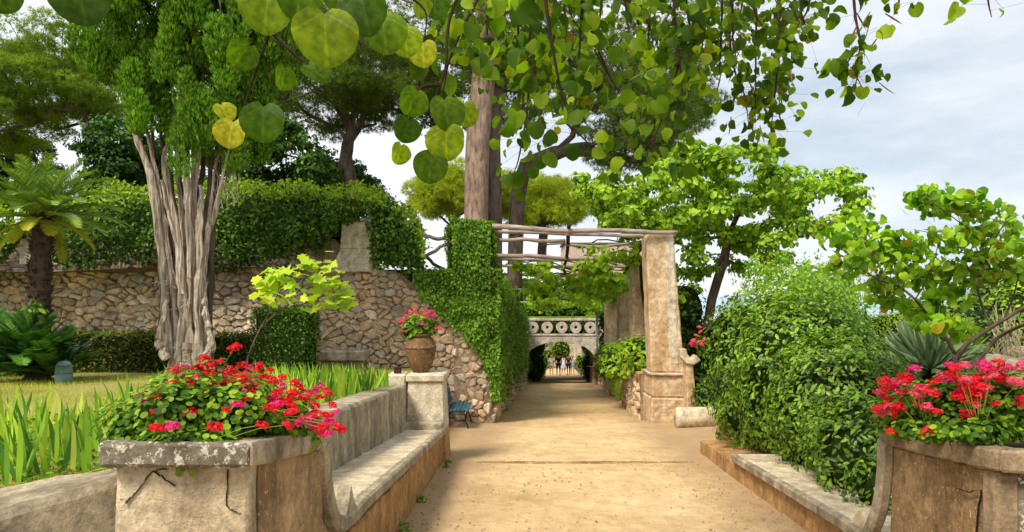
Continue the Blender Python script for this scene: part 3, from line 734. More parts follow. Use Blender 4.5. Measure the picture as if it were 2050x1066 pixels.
leaves('diamond', sub(Hs, ~young), M['hedge'], tc_, stuff_name='foliage'); leaves('diamond', sub(Hs, young), M['hedge_top'], tc_, stuff_name='young_shoots')
# solid dark filler inside it, shade put into the colour
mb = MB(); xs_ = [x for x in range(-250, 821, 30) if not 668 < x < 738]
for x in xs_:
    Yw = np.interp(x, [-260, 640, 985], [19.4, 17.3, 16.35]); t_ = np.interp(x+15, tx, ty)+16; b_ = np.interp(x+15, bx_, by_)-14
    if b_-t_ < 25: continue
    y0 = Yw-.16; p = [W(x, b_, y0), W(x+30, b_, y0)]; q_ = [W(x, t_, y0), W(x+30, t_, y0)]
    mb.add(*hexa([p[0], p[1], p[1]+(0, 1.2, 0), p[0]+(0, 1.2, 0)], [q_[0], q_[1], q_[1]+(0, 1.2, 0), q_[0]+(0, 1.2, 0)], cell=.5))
mb.build('shade_core', M['core'], tc_, kind='stuff')

# ---------------------------------------------------------------- stone benches with scroll ends
def seatz(Y): return .27-(Y-4.4)*.108                                    # left seat
def rseatz(Y): return GZ(Y)+.33
FX = -1.03
tb = thing('stone_bench', 'long masonry seat with high grey back on the left of the path', 'bench', (FX-.5, 7, GZ(7)))
mb = MB(); y0, y1 = 3.72, 10.35
mb.add(*hexa([(FX-.52, y0, GZ(y0)-.2), (FX, y0, GZ(y0)-.2), (FX, y1, GZ(y1)-.2), (FX-.52, y1, GZ(y1)-.2)],
             [(FX-.52, y0, seatz(4.3)-.12), (FX, y0, seatz(4.3)-.12), (FX, y1, seatz(y1)-.09), (FX-.52, y1, seatz(y1)-.09)], amp=.012, cell=.15)); mb.build('seat_base', M['ochre'], tb)
mb = MB(); mb.add(*hexa([(FX-.52, 4.0, seatz(4.1)-.10), (FX-.03, 4.0, seatz(4.1)-.10), (FX-.03, y1-.12, seatz(y1)-.085), (FX-.52, y1-.12, seatz(y1)-.085)],
             [(FX-.52, 4.0, seatz(4.1)), (FX-.03, 4.0, seatz(4.1)), (FX-.03, y1-.12, seatz(y1)), (FX-.52, y1-.12, seatz(y1))], amp=.005, cell=.12, nmax=60)); mb.build('seat', M['slab'], tb)
mb = MB()
def bzt(Y): return .60-(Y-5.9)*.0735
mb.add(*hexa([(FX-.86, 3.75, -.4), (FX-.50, 3.75, -.4), (FX-.50, y1-.1, -1.), (FX-.86, y1-.1, -1.)],
             [(FX-.86, 3.75, bzt(3.75)), (FX-.52, 3.75, bzt(3.75)), (FX-.52, y1-.1, bzt(y1)), (FX-.86, y1-.1, bzt(y1))], amp=.010, cell=.13, nmax=60, r=.03)); mb.build('backrest', M['cement'], tb)
# scroll band: along the seat edge, under and up to the cap
def scroll(fx, pts, wd, ht, sgn):
    c = []
    for i in range(len(pts)-1):
        for k in range(8 if i else 20): t = k/(8 if i else 20); c.append(tuple(np.array(pts[i])*(1-t)+np.array(pts[i+1])*t))
    c.append(pts[-1]); c = np.array(c)
    for _ in range(14): c[21:-1] = .5*c[21:-1]+.25*(c[20:-2]+c[22:])
    return sweep([(fx, a, b) for a, b in c], (1, 0, 0), wd, ht)
zt = lambda y: seatz(y)-.045
V, Fc = scroll(FX+.012, [(10.2, zt(10.2)), (4.75, zt(4.75)-.01), (4.3, zt(4.3)-.03), (4.08, .25), (3.90, .36), (3.80, .55), (3.74, .80)], .075, .10, 1)
mb = MB(); mb.add(nvec(V, 6, .004), Fc); mb.build('scroll_moulding', M['cement'], tb)
V, Fc = prism([(FX-.05, 4.18, .22), (FX-.05, 4.52, .22), (FX-.05, 4.43, .30), (FX-.05, 4.35, .42), (FX-.05, 4.29, .33)], (.08, 0, 0))
mb = MB(); mb.add(V, Fc); mb.build('scroll_tip', M['cement'], tb)

# left planter plinth in front
tpn = thing('planter_plinth', 'cracked plaster plinth with dark lichen-spotted coping at lower left, planted with geraniums', 'planter', (-1.35, 3.2, GZ(3)))
cx0, cx1 = -1.56, -1.02
mb = MB(); mb.add(*hexa([(cx0-.02, 2.70, -.5), (cx1-.02, 2.66, -.5), (FX+.012, 3.80, -.5), (cx0-.5, 3.80, -.5)],
                         [(cx0+.0, 2.76, .95), (cx1-.0, 2.74, .95), (FX-.0, 3.78, .78), (cx0-.5, 3.78, .78)], amp=.008, cell=.08, r=.02))
pb = mb.build('plinth_body', M['plinth'], tpn)
mb = MB(); mb.add(*hexa([(cx1-.005, 2.80, -.45), (cx1+.006, 2.80, -.45), (FX+.022, 3.79, -.45), (FX, 3.79, -.45)],
                         [(cx1+.0, 2.80, .93), (cx1+.008, 2.80, .93), (FX+.010, 3.74, .77), (FX-.02, 3.74, .77)], amp=.004, cell=.06, r=.004))
mb.build('side_render', M['brown'], tpn)
capz = lambda y: .925-(y-2.7)*.135
def ring(z0, z1, ins=0.):
    pass
co = [(-1.585, 2.68), (-.995, 2.66), (-.985, 3.80), (-2.0, 3.80)]; ci = [(-1.48, 2.84), (-1.14, 2.84), (-1.14, 3.66), (-1.8, 3.66)]
for i, nm in enumerate(('coping_stone',)*4):
    j = (i+1) % 4; a, b_, c_, d_ = co[i], co[j], ci[j], ci[i]
    z = lambda p: 1.03-(p[1]-2.7)*.15
    mb = MB(); mb.add(*hexa([(*p, z(p)-.098) for p in (a, b_, c_, d_)], [(*p, z(p)) for p in (a, b_, c_, d_)], amp=.007, cell=.05, r=.015, freq=9)); mb.build(nm, M['cement_dark'] if i != 1 else M['cement'], tpn)
mb = MB(); mb.add(*hexa([(*p, .7) for p in ci], [(*p, .97-(p[1]-2.7)*.13) for p in ci], amp=.01)); mb.build('soil', M['soil'], tpn)
def crack(pts, wd, parent, nrm):
    """pts: 3-D polyline lying on a face; thin wedge of shadowed gap"""
    P = [np.array(pts[0], float)]
    for k in range(len(pts)-1):
        for s in range(1, 7):
            t = s/6; P.append(np.array(pts[k])*(1-t)+np.array(pts[k+1])*t+rng.normal(size=3)*.0028*(1-np.abs(np.array(nrm))))
    P = np.array(P); Tn = unit(np.gradient(P, axis=0)); sd_ = unit(np.cross(Tn, nrm)); V = []; Fc = []
    for i, p in enumerate(P):
        w_ = .62*wd*(.2+rng.random()*1.0)*(1 if 0 < i < len(P)-1 else .1); V += [p+sd_[i]*w_, p-sd_[i]*w_, p-np.array(nrm)*.012]
    for i in range(len(P)-1):
        a = i*3; Fc += [[a, a+3, a+4, a+1], [a+1, a+4, a+5, a+2], [a+2, a+5, a+3, a]]
    obj('crack', np.array(V), Fc, M['crack'], parent)
fy = 2.735
def onf(px, py, Y=None):
    p = W(px, py, 1.); Yy = 2.725+(.04*(1) if False else 0); 
    # plinth front leans back a little with height
    for _ in range(3): z = EYE-(py-HY)*Yy/F; Yy = 2.70+.055*(z+.5)/1.45-.02*((px-CX)*Yy/F+1.56)/.54
    return W(px, py, Yy-.006)
crack([onf(250, 1010), onf(272, 985), onf(305, 945), onf(340, 938)], .0035, tpn, (0, -1, 0))
crack([onf(455, 940), onf(452, 1010), onf(462, 1022), onf(480, 1028)], .0028, tpn, (0, -1, 0))
crack([onf(305, 945), onf(330, 960), onf(350, 975)], .0012, tpn, (0, -1, 0))

# low wall running left from the plinth
tlw = thing('low_garden_wall', 'weathered grey low wall in the bottom left corner, running up to the plinth', 'wall', (-2.3, 2.7, 0))
w0 = [(-2.6, 2.12), (-1.585, 2.82), (-1.60, 3.10), (-3.0, 2.62)]
mb = MB(); mb.add(*hexa([(*p, -.4) for p in w0], [(w0[0][0], w0[0][1]+.04, .62), (w0[1][0], w0[1][1]+.03, .87), (w0[2][0], w0[2][1], .86), (w0[3][0], w0[3][1], .70)], amp=.012, cell=.07, r=.035, nmax=50)); mb.build('wall_body', M['cement'], tlw)

# urn pedestal at the far end of the bench
tu = thing('urn_pedestal', 'pale plastered pedestal at the far end of the left bench carrying the urn', 'pedestal', (-1.25, 10.5, GZ(10.5)))
mb = MB(); mb.add(*hexa([(-1.56, 10.26, -.42), (-.995, 10.26, -.42), (-.985, 10.95, -.42), (-1.56, 10.95, -.42)], [(-1.53, 10.30, .31), (-1.02, 10.30, .31), (-1.02, 10.92, .31), (-1.53, 10.92, .31)], amp=.006)); mb.build('pedestal_body', M['plaster'], tu)
mb = MB(); mb.add(*bx(-1.56, -.985, 10.26, 10.97, .312, .425, amp=.004, r=.02)); mb.build('pedestal_cap', M['plaster'], tu)
mb = MB(); mb.add(*bx(-1.58, -1.0, 10.12, 10.27, -.42, -.25, amp=.004, r=.03)); mb.build('step', M['cement'], tu)
mb = MB(); mb.add(*hexa([(-1.55, 10.36, -1.3), (-.94, 10.36, -1.3), (-.94, 11.0, -1.3), (-1.55, 11.0, -1.3)], [(-1.55, 10.36, -.425), (-.985, 10.36, -.425), (-.985, 10.95, -.425), (-1.55, 10.95, -.425)], amp=.01)); mb.build('pedestal_base', M['ochre'], tu)
mb = MB(); mb.add(*bx(-1.86, -1.585, 10.4, 10.8, -.1, .41, amp=.005, r=.02)); mb.build('side_block', M['plaster'], tu)
# urn
uc = np.array((-1.385, 10.6, .428))
turn = thing('urn', 'big round-bellied terracotta urn mottled with lichen on the pedestal', 'urn', uc)
prof = [(.10, 0), (.125, .01), (.15, .06), (.19, .15), (.222, .26), (.233, .345), (.234, .36), (.242, .365), (.242, .385), (.232, .39), (.222, .44), (.19, .50), (.155, .53), (.165, .545), (.19, .555), (.19, .575), (.15, .575), (.13, .54)]
V, Fc = lathe(uc, prof, 36); obj('urn_body', nvec(V, 8, .003), Fc, M['terra'], turn, smooth=True)
V, Fc = lathe(uc+(0, 0, .53), [(.13, 0), (.128, .01)], 20); obj('soil', V, Fc, M['soil'], turn)
# little dark box beside it
tbx = thing('wooden_box', 'small dark red-brown box on the low wall left of the urn', 'box', (-1.72, 10.55, .41))
mb = MB(); mb.add(*bx(-1.775, -1.675, 10.5, 10.6, .412, .49, r=.005, amp=0)); mb.build('box_body', M['box'], tbx)
mb = MB(); mb.add(*bx(-1.78, -1.67, 10.495, 10.605, .492, .505, r=.004, amp=0)); mb.build('lid', M['box'], tbx)
# stone ledge against the wall
tl = thing('stone_trough', 'rough stone trough with thick slab on top against the rubble wall behind the irises', 'trough', W(683, 725, 15.7))
mb = MB(); mb.add(*bx(*[(p-CX)*15.7/F for p in (633, 730)], 15.7, 16.3, .1, .33, amp=.012, r=.03)); mb.build('top_slab', M['cement'], tl)
mb = MB(); mb.add(*bx(*[(p-CX)*15.7/F for p in (640, 724)], 15.78, 16.3, -.4, .098, amp=.012, r=.03)); mb.build('trough_body', M['mortar'], tl)

# blue bench by the wall, side-on, facing the path
tbb = thing('garden_bench', 'blue slatted garden bench half hidden behind the urn pedestal', 'bench', (-1.2, 15.5, GZ(15.5)))
gz = GZ(15.4); by0, by1 = 14.95, 16.2
for k in range(5):
    x = -1.36+k*.088; mb = MB(); mb.add(*bx(x, x+.07, by0, by1, gz+.445-.01*abs(k-2.)*.6, gz+.47-.01*abs(k-2.)*.6, amp=0, r=.005, cell=.5)); mb.build('slat', M['blue'], tbb)
for k in range(5):
    z = gz+.52+k*.105; x = -1.40-k*.028
    mb = MB(); mb.add(*hexa([(x, by0, z), (x+.025, by0, z), (x+.025, by1, z), (x, by1, z)], [(x-.02, by0, z+.075), (x+.005, by0, z+.075), (x+.005, by1, z+.075), (x-.02, by1, z+.075)], amp=0, r=.004, cell=.5)); mb.build('slat', M['blue'], tbb)
for y in (by0+.12, by1-.12):
    mb = MB(); mb.add(*tube([(-.93, y, gz), (-.96, y, gz+.12), (-1.01, y, gz+.25), (-.98, y, gz+.36), (-.96, y, gz+.44)], .018, 6))
    mb.add(*tube([(-1.0, y, gz+.43), (-1.36, y, gz+.43), (-1.42, y, gz+.50), (-1.55, y, gz+1.05)], .016, 6))
    mb.add(*tube([(-1.40, y, gz+.43), (-1.44, y, gz+.25), (-1.48, y, gz)], .018, 6)); mb.build('leg', M['iron'], tbb)

# right bench, plinth and scroll
def rx(Y): return 2.55+(Y-4.8)*.073
trb = thing('stone_bench', 'low backless masonry seat with pale slab and orange base under the round shrub', 'bench', (3, 7.5, GZ(7.5)))
y0, y1 = 4.75, 11.3
mb = MB(); mb.add(*hexa([(rx(y0), y0, GZ(y0)-.2), (rx(y0)+.6, y0, GZ(y0)-.2), (rx(y1)+.6, y1, GZ(y1)-.2), (rx(y1), y1, GZ(y1)-.2)],
                         [(rx(y0)+.02, y0, rseatz(y0)-.1), (rx(y0)+.6, y0, rseatz(y0)-.1), (rx(y1)+.6, y1, rseatz(y1)-.1), (rx(y1)+.02, y1, rseatz(y1)-.1)], amp=.014, cell=.14)); mb.build('seat_base', M['ochre'], trb)
ya, yb = 5.02, 9.0
mb = MB(); mb.add(*hexa([(rx(ya)+.05, ya, rseatz(ya)-.095), (rx(ya)+.56, ya, rseatz(ya)-.095), (rx(yb)+.56, yb, rseatz(yb)-.095), (rx(yb)+.05, yb, rseatz(yb)-.095)],
                         [(rx(ya)+.05, ya, rseatz(ya)), (rx(ya)+.56, ya, rseatz(ya)), (rx(yb)+.56, yb, rseatz(yb)), (rx(yb)+.05, yb, rseatz(yb))], amp=.004, cell=.12, nmax=50)); mb.build('seat', M['slab'], trb)
c = [(9.0, rseatz(9)-.045), (5.5, rseatz(5.5)-.045), (5.25, rseatz(5.3)-.06), (5.05, rseatz(5.1)-.06), (4.90, .03), (4.82, .2), (4.78, .40), (4.77, .60)]
cc = []
for i in range(len(c)-1):
    kx = 20 if i == 0 else 8
    for k in range(kx): t = k/kx; cc.append(np.array(c[i])*(1-t)+np.array(c[i+1])*t)
cc.append(np.array(c[-1])); cc = np.array(cc)
for _ in range(14): cc[21:-1] = .5*cc[21:-1]+.25*(cc[20:-2]+cc[22:])
V, Fc = sweep([(rx(a)-.0, a, b_) for a, b_ in cc], (1, -.073, 0), .08, .10)
mb = MB(); mb.add(nvec(V, 6, .004), Fc); mb.build('scroll_moulding', M['cement'], trb)
zb_ = rseatz(5.2)
V, Fc = prism([(2.60, 5.04, zb_-.02), (2.60, 5.38, zb_-.03), (2.60, 5.30, zb_+.05), (2.60, 5.22, zb_+.12), (2.60, 5.16, zb_+.05)], (.07, 0, 0))
mb = MB(); mb.add(V, Fc); mb.build('scroll_tip', M['slab'], trb)
trw = thing('retaining_wall', 'low ochre retaining wall closing the right garden behind the round shrub', 'wall', (5, 11.9, GZ(12)))
mb = MB(); mb.add(*bx(3.5, 13.6, 11.75, 12.0, -1.6, -.26, cell=.3, amp=.015)); mb.build('wall_body', M['ochre'], trw)
trp = thing('planter_plinth', 'dark brown rough plinth with geraniums on top at the lower right edge', 'planter', (3, 4.2, GZ(4)))
pc = [(2.50, 3.60), (4.2, 3.25), (4.2, 4.85), (2.575, 4.80)]
mb = MB(); mb.add(*hexa([(*p, -.6) for p in pc], [(2.53, 3.64, .70), (4.2, 3.3, .72), (4.2, 4.85, .60), (2.58, 4.78, .58)], amp=.012, cell=.08, r=.03, nmax=40)); mb.build('plinth_body', M['brown'], trp)
mb = MB(); mb.add(*hexa([(2.475, 3.57, -.55), (2.60, 3.545, -.55), (2.60, 3.66, -.55), (2.475, 3.69, -.55)], [(2.49, 3.60, .69), (2.60, 3.575, .69), (2.60, 3.70, .69), (2.49, 3.72, .69)], amp=.006, cell=.06, r=.02)); mb.build('corner_band', M['cement_brown'], trp)
mb = MB(); mb.add(*hexa([(2.56, 3.565, -.55), (4.2, 3.22, -.55), (4.2, 3.30, -.55), (2.6, 3.64, -.55)], [(2.57, 3.60, .69), (4.2, 3.27, .69), (4.2, 3.35, .69), (2.6, 3.68, .69)], amp=.008, cell=.07)); mb.build('front_render', M['cement_dark'], trp)
co = [(2.46, 3.54), (4.3, 3.16), (4.3, 4.9), (2.535, 4.84)]; ci = [(2.66, 3.68), (4.2, 3.36), (4.2, 4.72), (2.70, 4.68)]
for i in (0, 3, 2):
    j = (i+1) % 4; a, b_, c_, d_ = co[i], co[j], ci[j], ci[i]; z = lambda p: .805-(p[1]-3.6)*.10
    mb = MB(); mb.add(*hexa([(*p, z(p)-.115) for p in (a, b_, c_, d_)], [(*p, z(p)) for p in (a, b_, c_, d_)], amp=.008, cell=.05, r=.015, freq=8)); mb.build('coping_stone', M['cement_brown'], trp)
mb = MB(); mb.add(*hexa([(*p, .5) for p in ci], [(*p, .76-(p[1]-3.6)*.1) for p in ci], amp=.01)); mb.build('soil', M['soil'], trp)
def onr(px, py): 
    Yy = 4.
    for _ in range(4): xx = 2.50+(Yy-3.6)*.0625+.0; Yy = F*xx/(px-CX)
    p = W(px, py, Yy); p[0] -= .008; return p
crack([onr(1915, 978), onr(1940, 985), onr(1965, 982), onr(1960, 1020), onr(1955, 1066)], .004, trp, (-1, 0, 0))

# ---------------------------------------------------------------- pergola on the right: pillars on a low wall
def RX(Y): return 3.10+.083*(Y-16.3)                                      # left faces of the right pillars
tw = thing('low_rubble_wall', 'low rubble wall along the right of the path carrying the pergola pillars', 'wall', (3.4, 17, GZ(17)))
ww = lambda y, h: (RX(y)+.04, y, GZ(y)+h)
mb = MB(); xo = .75
mb.add(*hexa([(RX(17.2), 17.2, GZ(17.2)-.3), (RX(17.2)+xo, 17.2, GZ(17.2)-.3), (RX(38)+xo, 38.4, GZ(38)-.3), (RX(38)-.15, 38.4, GZ(38)-.3)],
             [(RX(17.2), 17.2, GZ(17.2)+1.1), (RX(17.2)+xo, 17.2, GZ(17.2)+1.1), (RX(38)+xo, 38.4, GZ(38)+1.1), (RX(38)-.15, 38.4, GZ(38)+1.1)], cell=.6, amp=.02)); mb.build('wall_core', M['mortar'], tw)
dr = unit(np.array((RX(38)-.15-RX(17.2), 21.2, 0))); nr = np.array((-dr[1], dr[0], 0))
rubble(tw, (RX(17.2), 17.2, GZ(17.2)), unit(np.array((dr[0], dr[1], -.087))), (0, 0, 1), nr, 21., 1.12, lambda u, v: .05 < u < 20.9 and 0 < v < 1.1, .32, .21, M['stonew'], 250, .07)
mb = MB(); mb.add(*hexa([(RX(17.2)-.05, 17.2, GZ(17.2)+1.12), (RX(17.2)+xo, 17.2, GZ(17.2)+1.12), (RX(38)+xo, 38.4, GZ(38.4)+1.12), (RX(38)-.2, 38.4, GZ(38.4)+1.12)],
             [(RX(17.2)-.05, 17.2, GZ(17.2)+1.19), (RX(17.2)+xo, 17.2, GZ(17.2)+1.19), (RX(38)+xo, 38.4, GZ(38.4)+1.19), (RX(38)-.2, 38.4, GZ(38.4)+1.19)], cell=.4, amp=.02, nmax=50)); mb.build('coping_stone', M['pillar'], tw)
def pillar(Y, wd, label, dep=.62, base_=True, ht=4.45, xo=0.):
    g = GZ(Y); x = RX(Y)+xo; t = thing('pergola_pillar', label, 'pillar', (x+wd/2, Y, g), 'pillars carrying the pergola')
    if base_:
        for k, (z0, z1, o_) in enumerate(((-.3, .62, .0), (.622, 1.14, .03))):
            mb = MB(); mb.add(*bx(x+.12+o_, x+1.03-o_*1.5, Y-.1+o_, Y+.9, g+z0, g+z1, amp=.018, r=.035, cell=.1)); mb.build('base_block', M['pillar'], t)
        mb = MB(); mb.add(*bx(x+.10, x+1.01, Y-.13, Y+.9, g+1.142, g+1.195, amp=.01, r=.02)); mb.build('base_ledge', M['slab'], t)
    z0 = g+(1.197 if base_ else 1.19)
    mb = MB(); mb.add(*hexa([(x+.15, Y, z0), (x+.15+wd*1.08, Y, z0), (x+.15+wd*1.08, Y+dep, z0), (x+.15, Y+dep, z0)] if base_ else [(x+.1, Y, z0), (x+.1+wd, Y, z0), (x+.1+wd, Y+dep, z0), (x+.1, Y+dep, z0)],
                            [(x+.02, Y, g+ht), (x+wd*.92, Y, g+ht), (x+wd*.92, Y+dep, g+ht), (x+.02, Y+dep, g+ht)] if base_ else [(x+.1, Y, g+ht), (x+.1+wd, Y, g+ht), (x+.1+wd, Y+dep, g+ht), (x+.1, Y+dep, g+ht)], amp=.016, cell=.11, r=.03, nmax=40))
    mb.build('shaft', M['pillar'], t)
    mb = MB(); mb.add(*bx(x-.0, x+wd*.95+(.1 if not base_ else 0), Y-.02, Y+dep+.02, g+ht+.002, g+ht+.05, amp=.008, r=.01)); mb.build('capstone', M['cement'], t)
    if base_:
        # strip of remaining white plaster proud of the bare stone
        mb = MB(); mb.add(*hexa([(x+.58, Y-.02, z0+.2), (x+.78, Y-.02, z0+.2), (x+.78, Y+.03, z0+.2), (x+.58, Y+.03, z0+.2)], [(x+.47, Y-.012, g+ht-.1), (x+.66, Y-.012, g+ht-.1), (x+.66, Y+.03, g+ht-.1), (x+.47, Y+.03, g+ht-.1)], amp=.02, cell=.09, freq=5)); mb.build('plaster_strip', M['plaster'], t)
    return t
pillar(16.3, .72, 'nearest right pergola pillar of crumbling plaster on a two-block base')
pillar(20.6, .60, 'second pergola pillar on the right, tan plaster, behind the nearest one', base_=False)
pillar(25.6, .50, 'third pergola pillar on the right with a pale smooth front', base_=False, xo=-.05)
pillar(31.2, .50, 'farthest visible right pergola pillar, thin and orange tan', base_=False, xo=-.25)
# scroll parapet right of the first pillar
g = GZ(15.8)
ts = thing('scroll_parapet', 'eroded stone scroll leaning against the nearest right pillar', 'stone scroll', (4.2, 15.8, g))
x_ = lambda p: (p-CX)*15.8/F; z_ = lambda p: EYE-(p-HY)*15.8/F
mb = MB(); mb.add(*hexa([(x_(1376), 15.75, g-.1), (x_(1400), 15.75, g-.1), (x_(1400), 16.1, g-.1), (x_(1376), 16.1, g-.1)], [(x_(1372), 15.75, z_(722)), (x_(1386), 15.75, z_(722)), (x_(1386), 16.1, z_(722)), (x_(1372), 16.1, z_(722))], amp=.02, r=.03)); mb.build('scroll_stem', M['pillar'], ts)
V, Fc = sweep([(x_(a), 15.85, z_(b_)) for a, b_ in [(1366, 700), (1368, 712), (1376, 722), (1386, 724), (1396, 716)]], (0, 1, 0), .32, .16)
mb = MB(); mb.add(nvec(V, 5, .02), Fc); mb.build('scroll_head', M['slab'], ts)
# fallen column drum
tcd = thing('column_drum', 'pale stone column drum lying on its side at the foot of the right pillar', 'column drum', (4.0, 15.4, GZ(15.4)))
Yc = 15.3; xa, xb = (1352-CX)*Yc/F, (1440-CX)*Yc/F; zc = GZ(Yc)+.235
V, Fc = tube([(xa, Yc, zc), (xa+.03, Yc, zc), (xa+.06, Yc, zc), (xb, Yc+.05, zc), (xb+.03, Yc+.05, zc)], np.array([.19, .225, .235, .235, .2]), 24)
obj('drum', nvec(V, 6, .006), Fc, M['slab'], tcd, smooth=True)
V, Fc = tube([(xa-.006, Yc, zc), (xa+.005, Yc, zc)], np.array([.06, .07]), 14); obj('socket', V, Fc, M['brown'], tcd)

# poles of the pergola
gP = 'weathered poles laid across the pergola'
def pole(p0, p1, r0, r1, label, n=22, amp=.08, seed=1, sag=.02):
    r0 *= .78; r1 *= .78
    pts = wob(p0, p1, n, amp, seed, sag); o = MB().add(*tube(pts, np.linspace(r0, r1, n+1)*(1+.12*rng.random(n+1)), 8)).build('pergola_pole', M['pole'], None, smooth=True)
    tag(o, label, 'pole', gP); return o
zP = lambda Y, h=4.5: GZ(Y)+h
pole(W(985, 453, 16.15), W(1356, 466, 16.2), .075, .06, 'thick weathered front pole, upper of the pair spanning ivy pillar and right pillar', seed=1)
pole(W(985, 464, 16.6), W(1352, 472, 16.6), .05, .055, 'thinner weathered pole just under and behind the thick front pole', seed=2)
pole(W(1000, 481, 18.0), W(1132, 482, 18.0), .06, .06, 'short grey pole below the front pair on its left half', seed=3)
pole(W(1132, 490, 18.3), W(1290, 483, 18.3), .045, .045, 'slender pole hung with vine leaves below the front pair on its right half', seed=4, sag=.08)
pole(W(992, 512, 20.2), W(1290, 517, 20.2), .075, .065, 'grey pole resting on the second right pillar, upper of its pair', seed=5)
pole(W(995, 519, 20.8), W(1288, 522, 20.8), .05, .05, 'grey pole close behind and under the one on the second right pillar', seed=6)
pole(W(998, 532, 22.4), W(1262, 534, 22.4), .06, .055, 'pale pole crossing in front of the sky gap above the vine leaves', seed=7)
pole(W(1005, 550, 24.6), W(1245, 552, 24.6), .07, .06, 'pole resting on the third right pillar above the vines', seed=8)
pole(W(1012, 565, 27.5), W(1235, 568, 27.5), .07, .06, 'pole sunk among vine leaves just beyond the third right pillar', seed=9)
pole(W(1020, 580, 30.8), W(1235, 583, 30.8), .07, .06, 'pole resting on the farthest right pillar among vines', seed=10)
pole(W(1030, 606, 36.5), W(1196, 608, 36.5), .07, .06, 'lowest looking pale pole in front of the arched bridge', seed=11)
o = pole(W(1139, 452, 16.0), W(1130, 592, 34.0), .06, .05, 'dark crooked pole running lengthwise down the middle of the pergola', seed=12, amp=.25, n=30); o.data.materials[0] = M['darktwig']
o = pole(W(1294, 480, 16.6), W(1230, 575, 31.0), .07, .06, 'dark lengthwise pole over the right row of pillars', seed=13, amp=.06); o.data.materials[0] = M['darktwig']
pole(W(836, 470, 16.6), W(900, 478, 16.5), .05, .055, 'short pole left of the ivy pillar, topmost of three', n=6, seed=14)
pole(W(842, 517, 16.5), W(905, 484, 16.4), .05, .05, 'short slanting pole left of the ivy pillar rising to the right', n=6, seed=15)
o = pole(W(848, 512, 16.9), W(890, 540, 16.9), .05, .05, 'short dark pole left of the ivy pillar sloping down to the right', n=6, seed=16); o.data.materials[0] = M['twig']
pole(W(850, 541, 16.7), W(905, 544, 16.5), .035, .035, 'short thin pole lying on the wall left of the ivy pillar', n=6, seed=17)
Yp = 36.6; g = GZ(Yp)
o = MB().add(*tube([( (1196-CX)*Yp/F, Yp, g+1.1), ((1195-CX)*Yp/F, Yp, g+4.1)], .06, 7)).build('pergola_post', M['pole'], None); tag(o, 'slim upright pergola post beside the bridge balustrade', 'post')

# vine over the far half of the pergola
tv = thing('grape_vine', 'bright green grape vine trained over the far half of the pergola', 'vine', (3.6, 26, GZ(26)))
As = []
for k in range(120):
    Y = rng.uniform(21, 37) if k > 12 else rng.uniform(17.5, 21); xl = B0[0]+(Y-16.4)*.055; xr = RX(Y)+.3
    x = rng.uniform(xl, xr) if Y > 21 else rng.uniform(xr-1.6, xr+.1)
    if Y > 21 and rng.random() < .3: x = xr-rng.random()*1.2
    r_ = rng.uniform(.35, .7); As.append(blob((x, Y, zP(Y)-.1-rng.random()*.35*(Y > 23)), (r_, r_*1.1, r_*.45), 55 if Y > 21 else 26, .17 if Y > 21 else .13, .1, 1., .5))
leaves('maple', cat(*As), M['vine'], tv, parts=0)
mb = MB()
mb.add(*tube(wob((RX(21)+.55, 20.3, GZ(20)+1.1), (RX(21)+.2, 20.3, zP(20)), 10, .2, 3), .045, 6))
for k in range(14):
    Y = rng.uniform(17.5, 35); xl = B0[0]+(Y-16.4)*.055; mb.add(*tube(wob((RX(Y)+.2, Y, zP(Y)), (xl+rng.random()*2, Y+rng.uniform(-1, 1.5), zP(Y)), 10, .4, 20+k), .018, 4))
mb.build('vine_stem', M['darktwig'], tv, smooth=True)

# ---------------------------------------------------------------- the arched bridge
Yb = 38.7; sc = Yb/F; X = lambda p: (p-CX)*sc; Z = lambda p: EYE-(p-HY)*sc
tbr = thing('arched_bridge', 'pale plastered footbridge with a low arch crossing over the far end of the path', 'bridge', (X(1120), Yb, GZ(Yb)))
oL, oR, zs, za = 1052, 1191, 722, 684
up_ = [(X(1028), Z(674)), (X(1215), Z(674)), (X(1215), GZ(Yb)-.4), (X(oR), GZ(Yb)-.4), (X(oR), Z(zs))]
up_ += [(X((oL+oR)/2+(oR-oL)/2*math.cos(a)), Z(zs-(zs-za)*math.sin(a))) for a in np.linspace(.12, math.pi-.12, 20)]
up_ += [(X(oL), Z(zs)), (X(oL), GZ(Yb)-.4), (X(1028), GZ(Yb)-.4)]
mb = MB(); mb.add(*prism([(x, Yb, z) for x, z in up_], (0, 2.6, 0))); mb.build('arch_wall', M['arch'], tbr)
mb = MB(); mb.add(*bx(X(1028), X(1215), Yb-.04, Yb+.30, Z(673), Z(669), r=.02)); mb.build('string_course', M['arch'], tbr)
mb = MB(); mb.add(*bx(X(1045), X(1198), Yb-.05, Yb+.28, Z(643), Z(636), r=.03)); mb.build('handrail', M['arch'], tbr)
mb = MB(); mb.add(*bx(X(1045), X(1195), Yb-.055, Yb+.25, Z(636)+.002, Z(634), r=.02, amp=.02)); mb.build('moss', M['hedge_top'], tbr)
for i, p in enumerate((1067, 1096, 1125, 1153, 1182)):
    c0 = np.array((X(p), Yb+.1, (Z(643)+Z(669))/2)); ro, ri = .355, .085; V = []; Fc = []; n_ = 20
    for s_ in range(n_):
        a = 2*math.pi*s_/n_; rr = ro*(.93+.09*abs(math.cos(2*a)))
        for (r2, yy) in ((rr, -.02), (rr*.93, -.10), (ri*1.3, -.10), (ri, -.02), (ri, .10), (rr, .10)): V.append(c0+(r2*math.cos(a)*.9, yy, r2*math.sin(a)))
    for s_ in range(n_):
        for k in range(6): a = s_*6+k; b_ = s_*6+(k+1) % 6; c_ = ((s_+1) % n_)*6; Fc.append([a, b_, c_+(k+1) % 6, c_+k])
    obj('baluster_roundel', np.array(V), Fc, M['arch'], tbr)
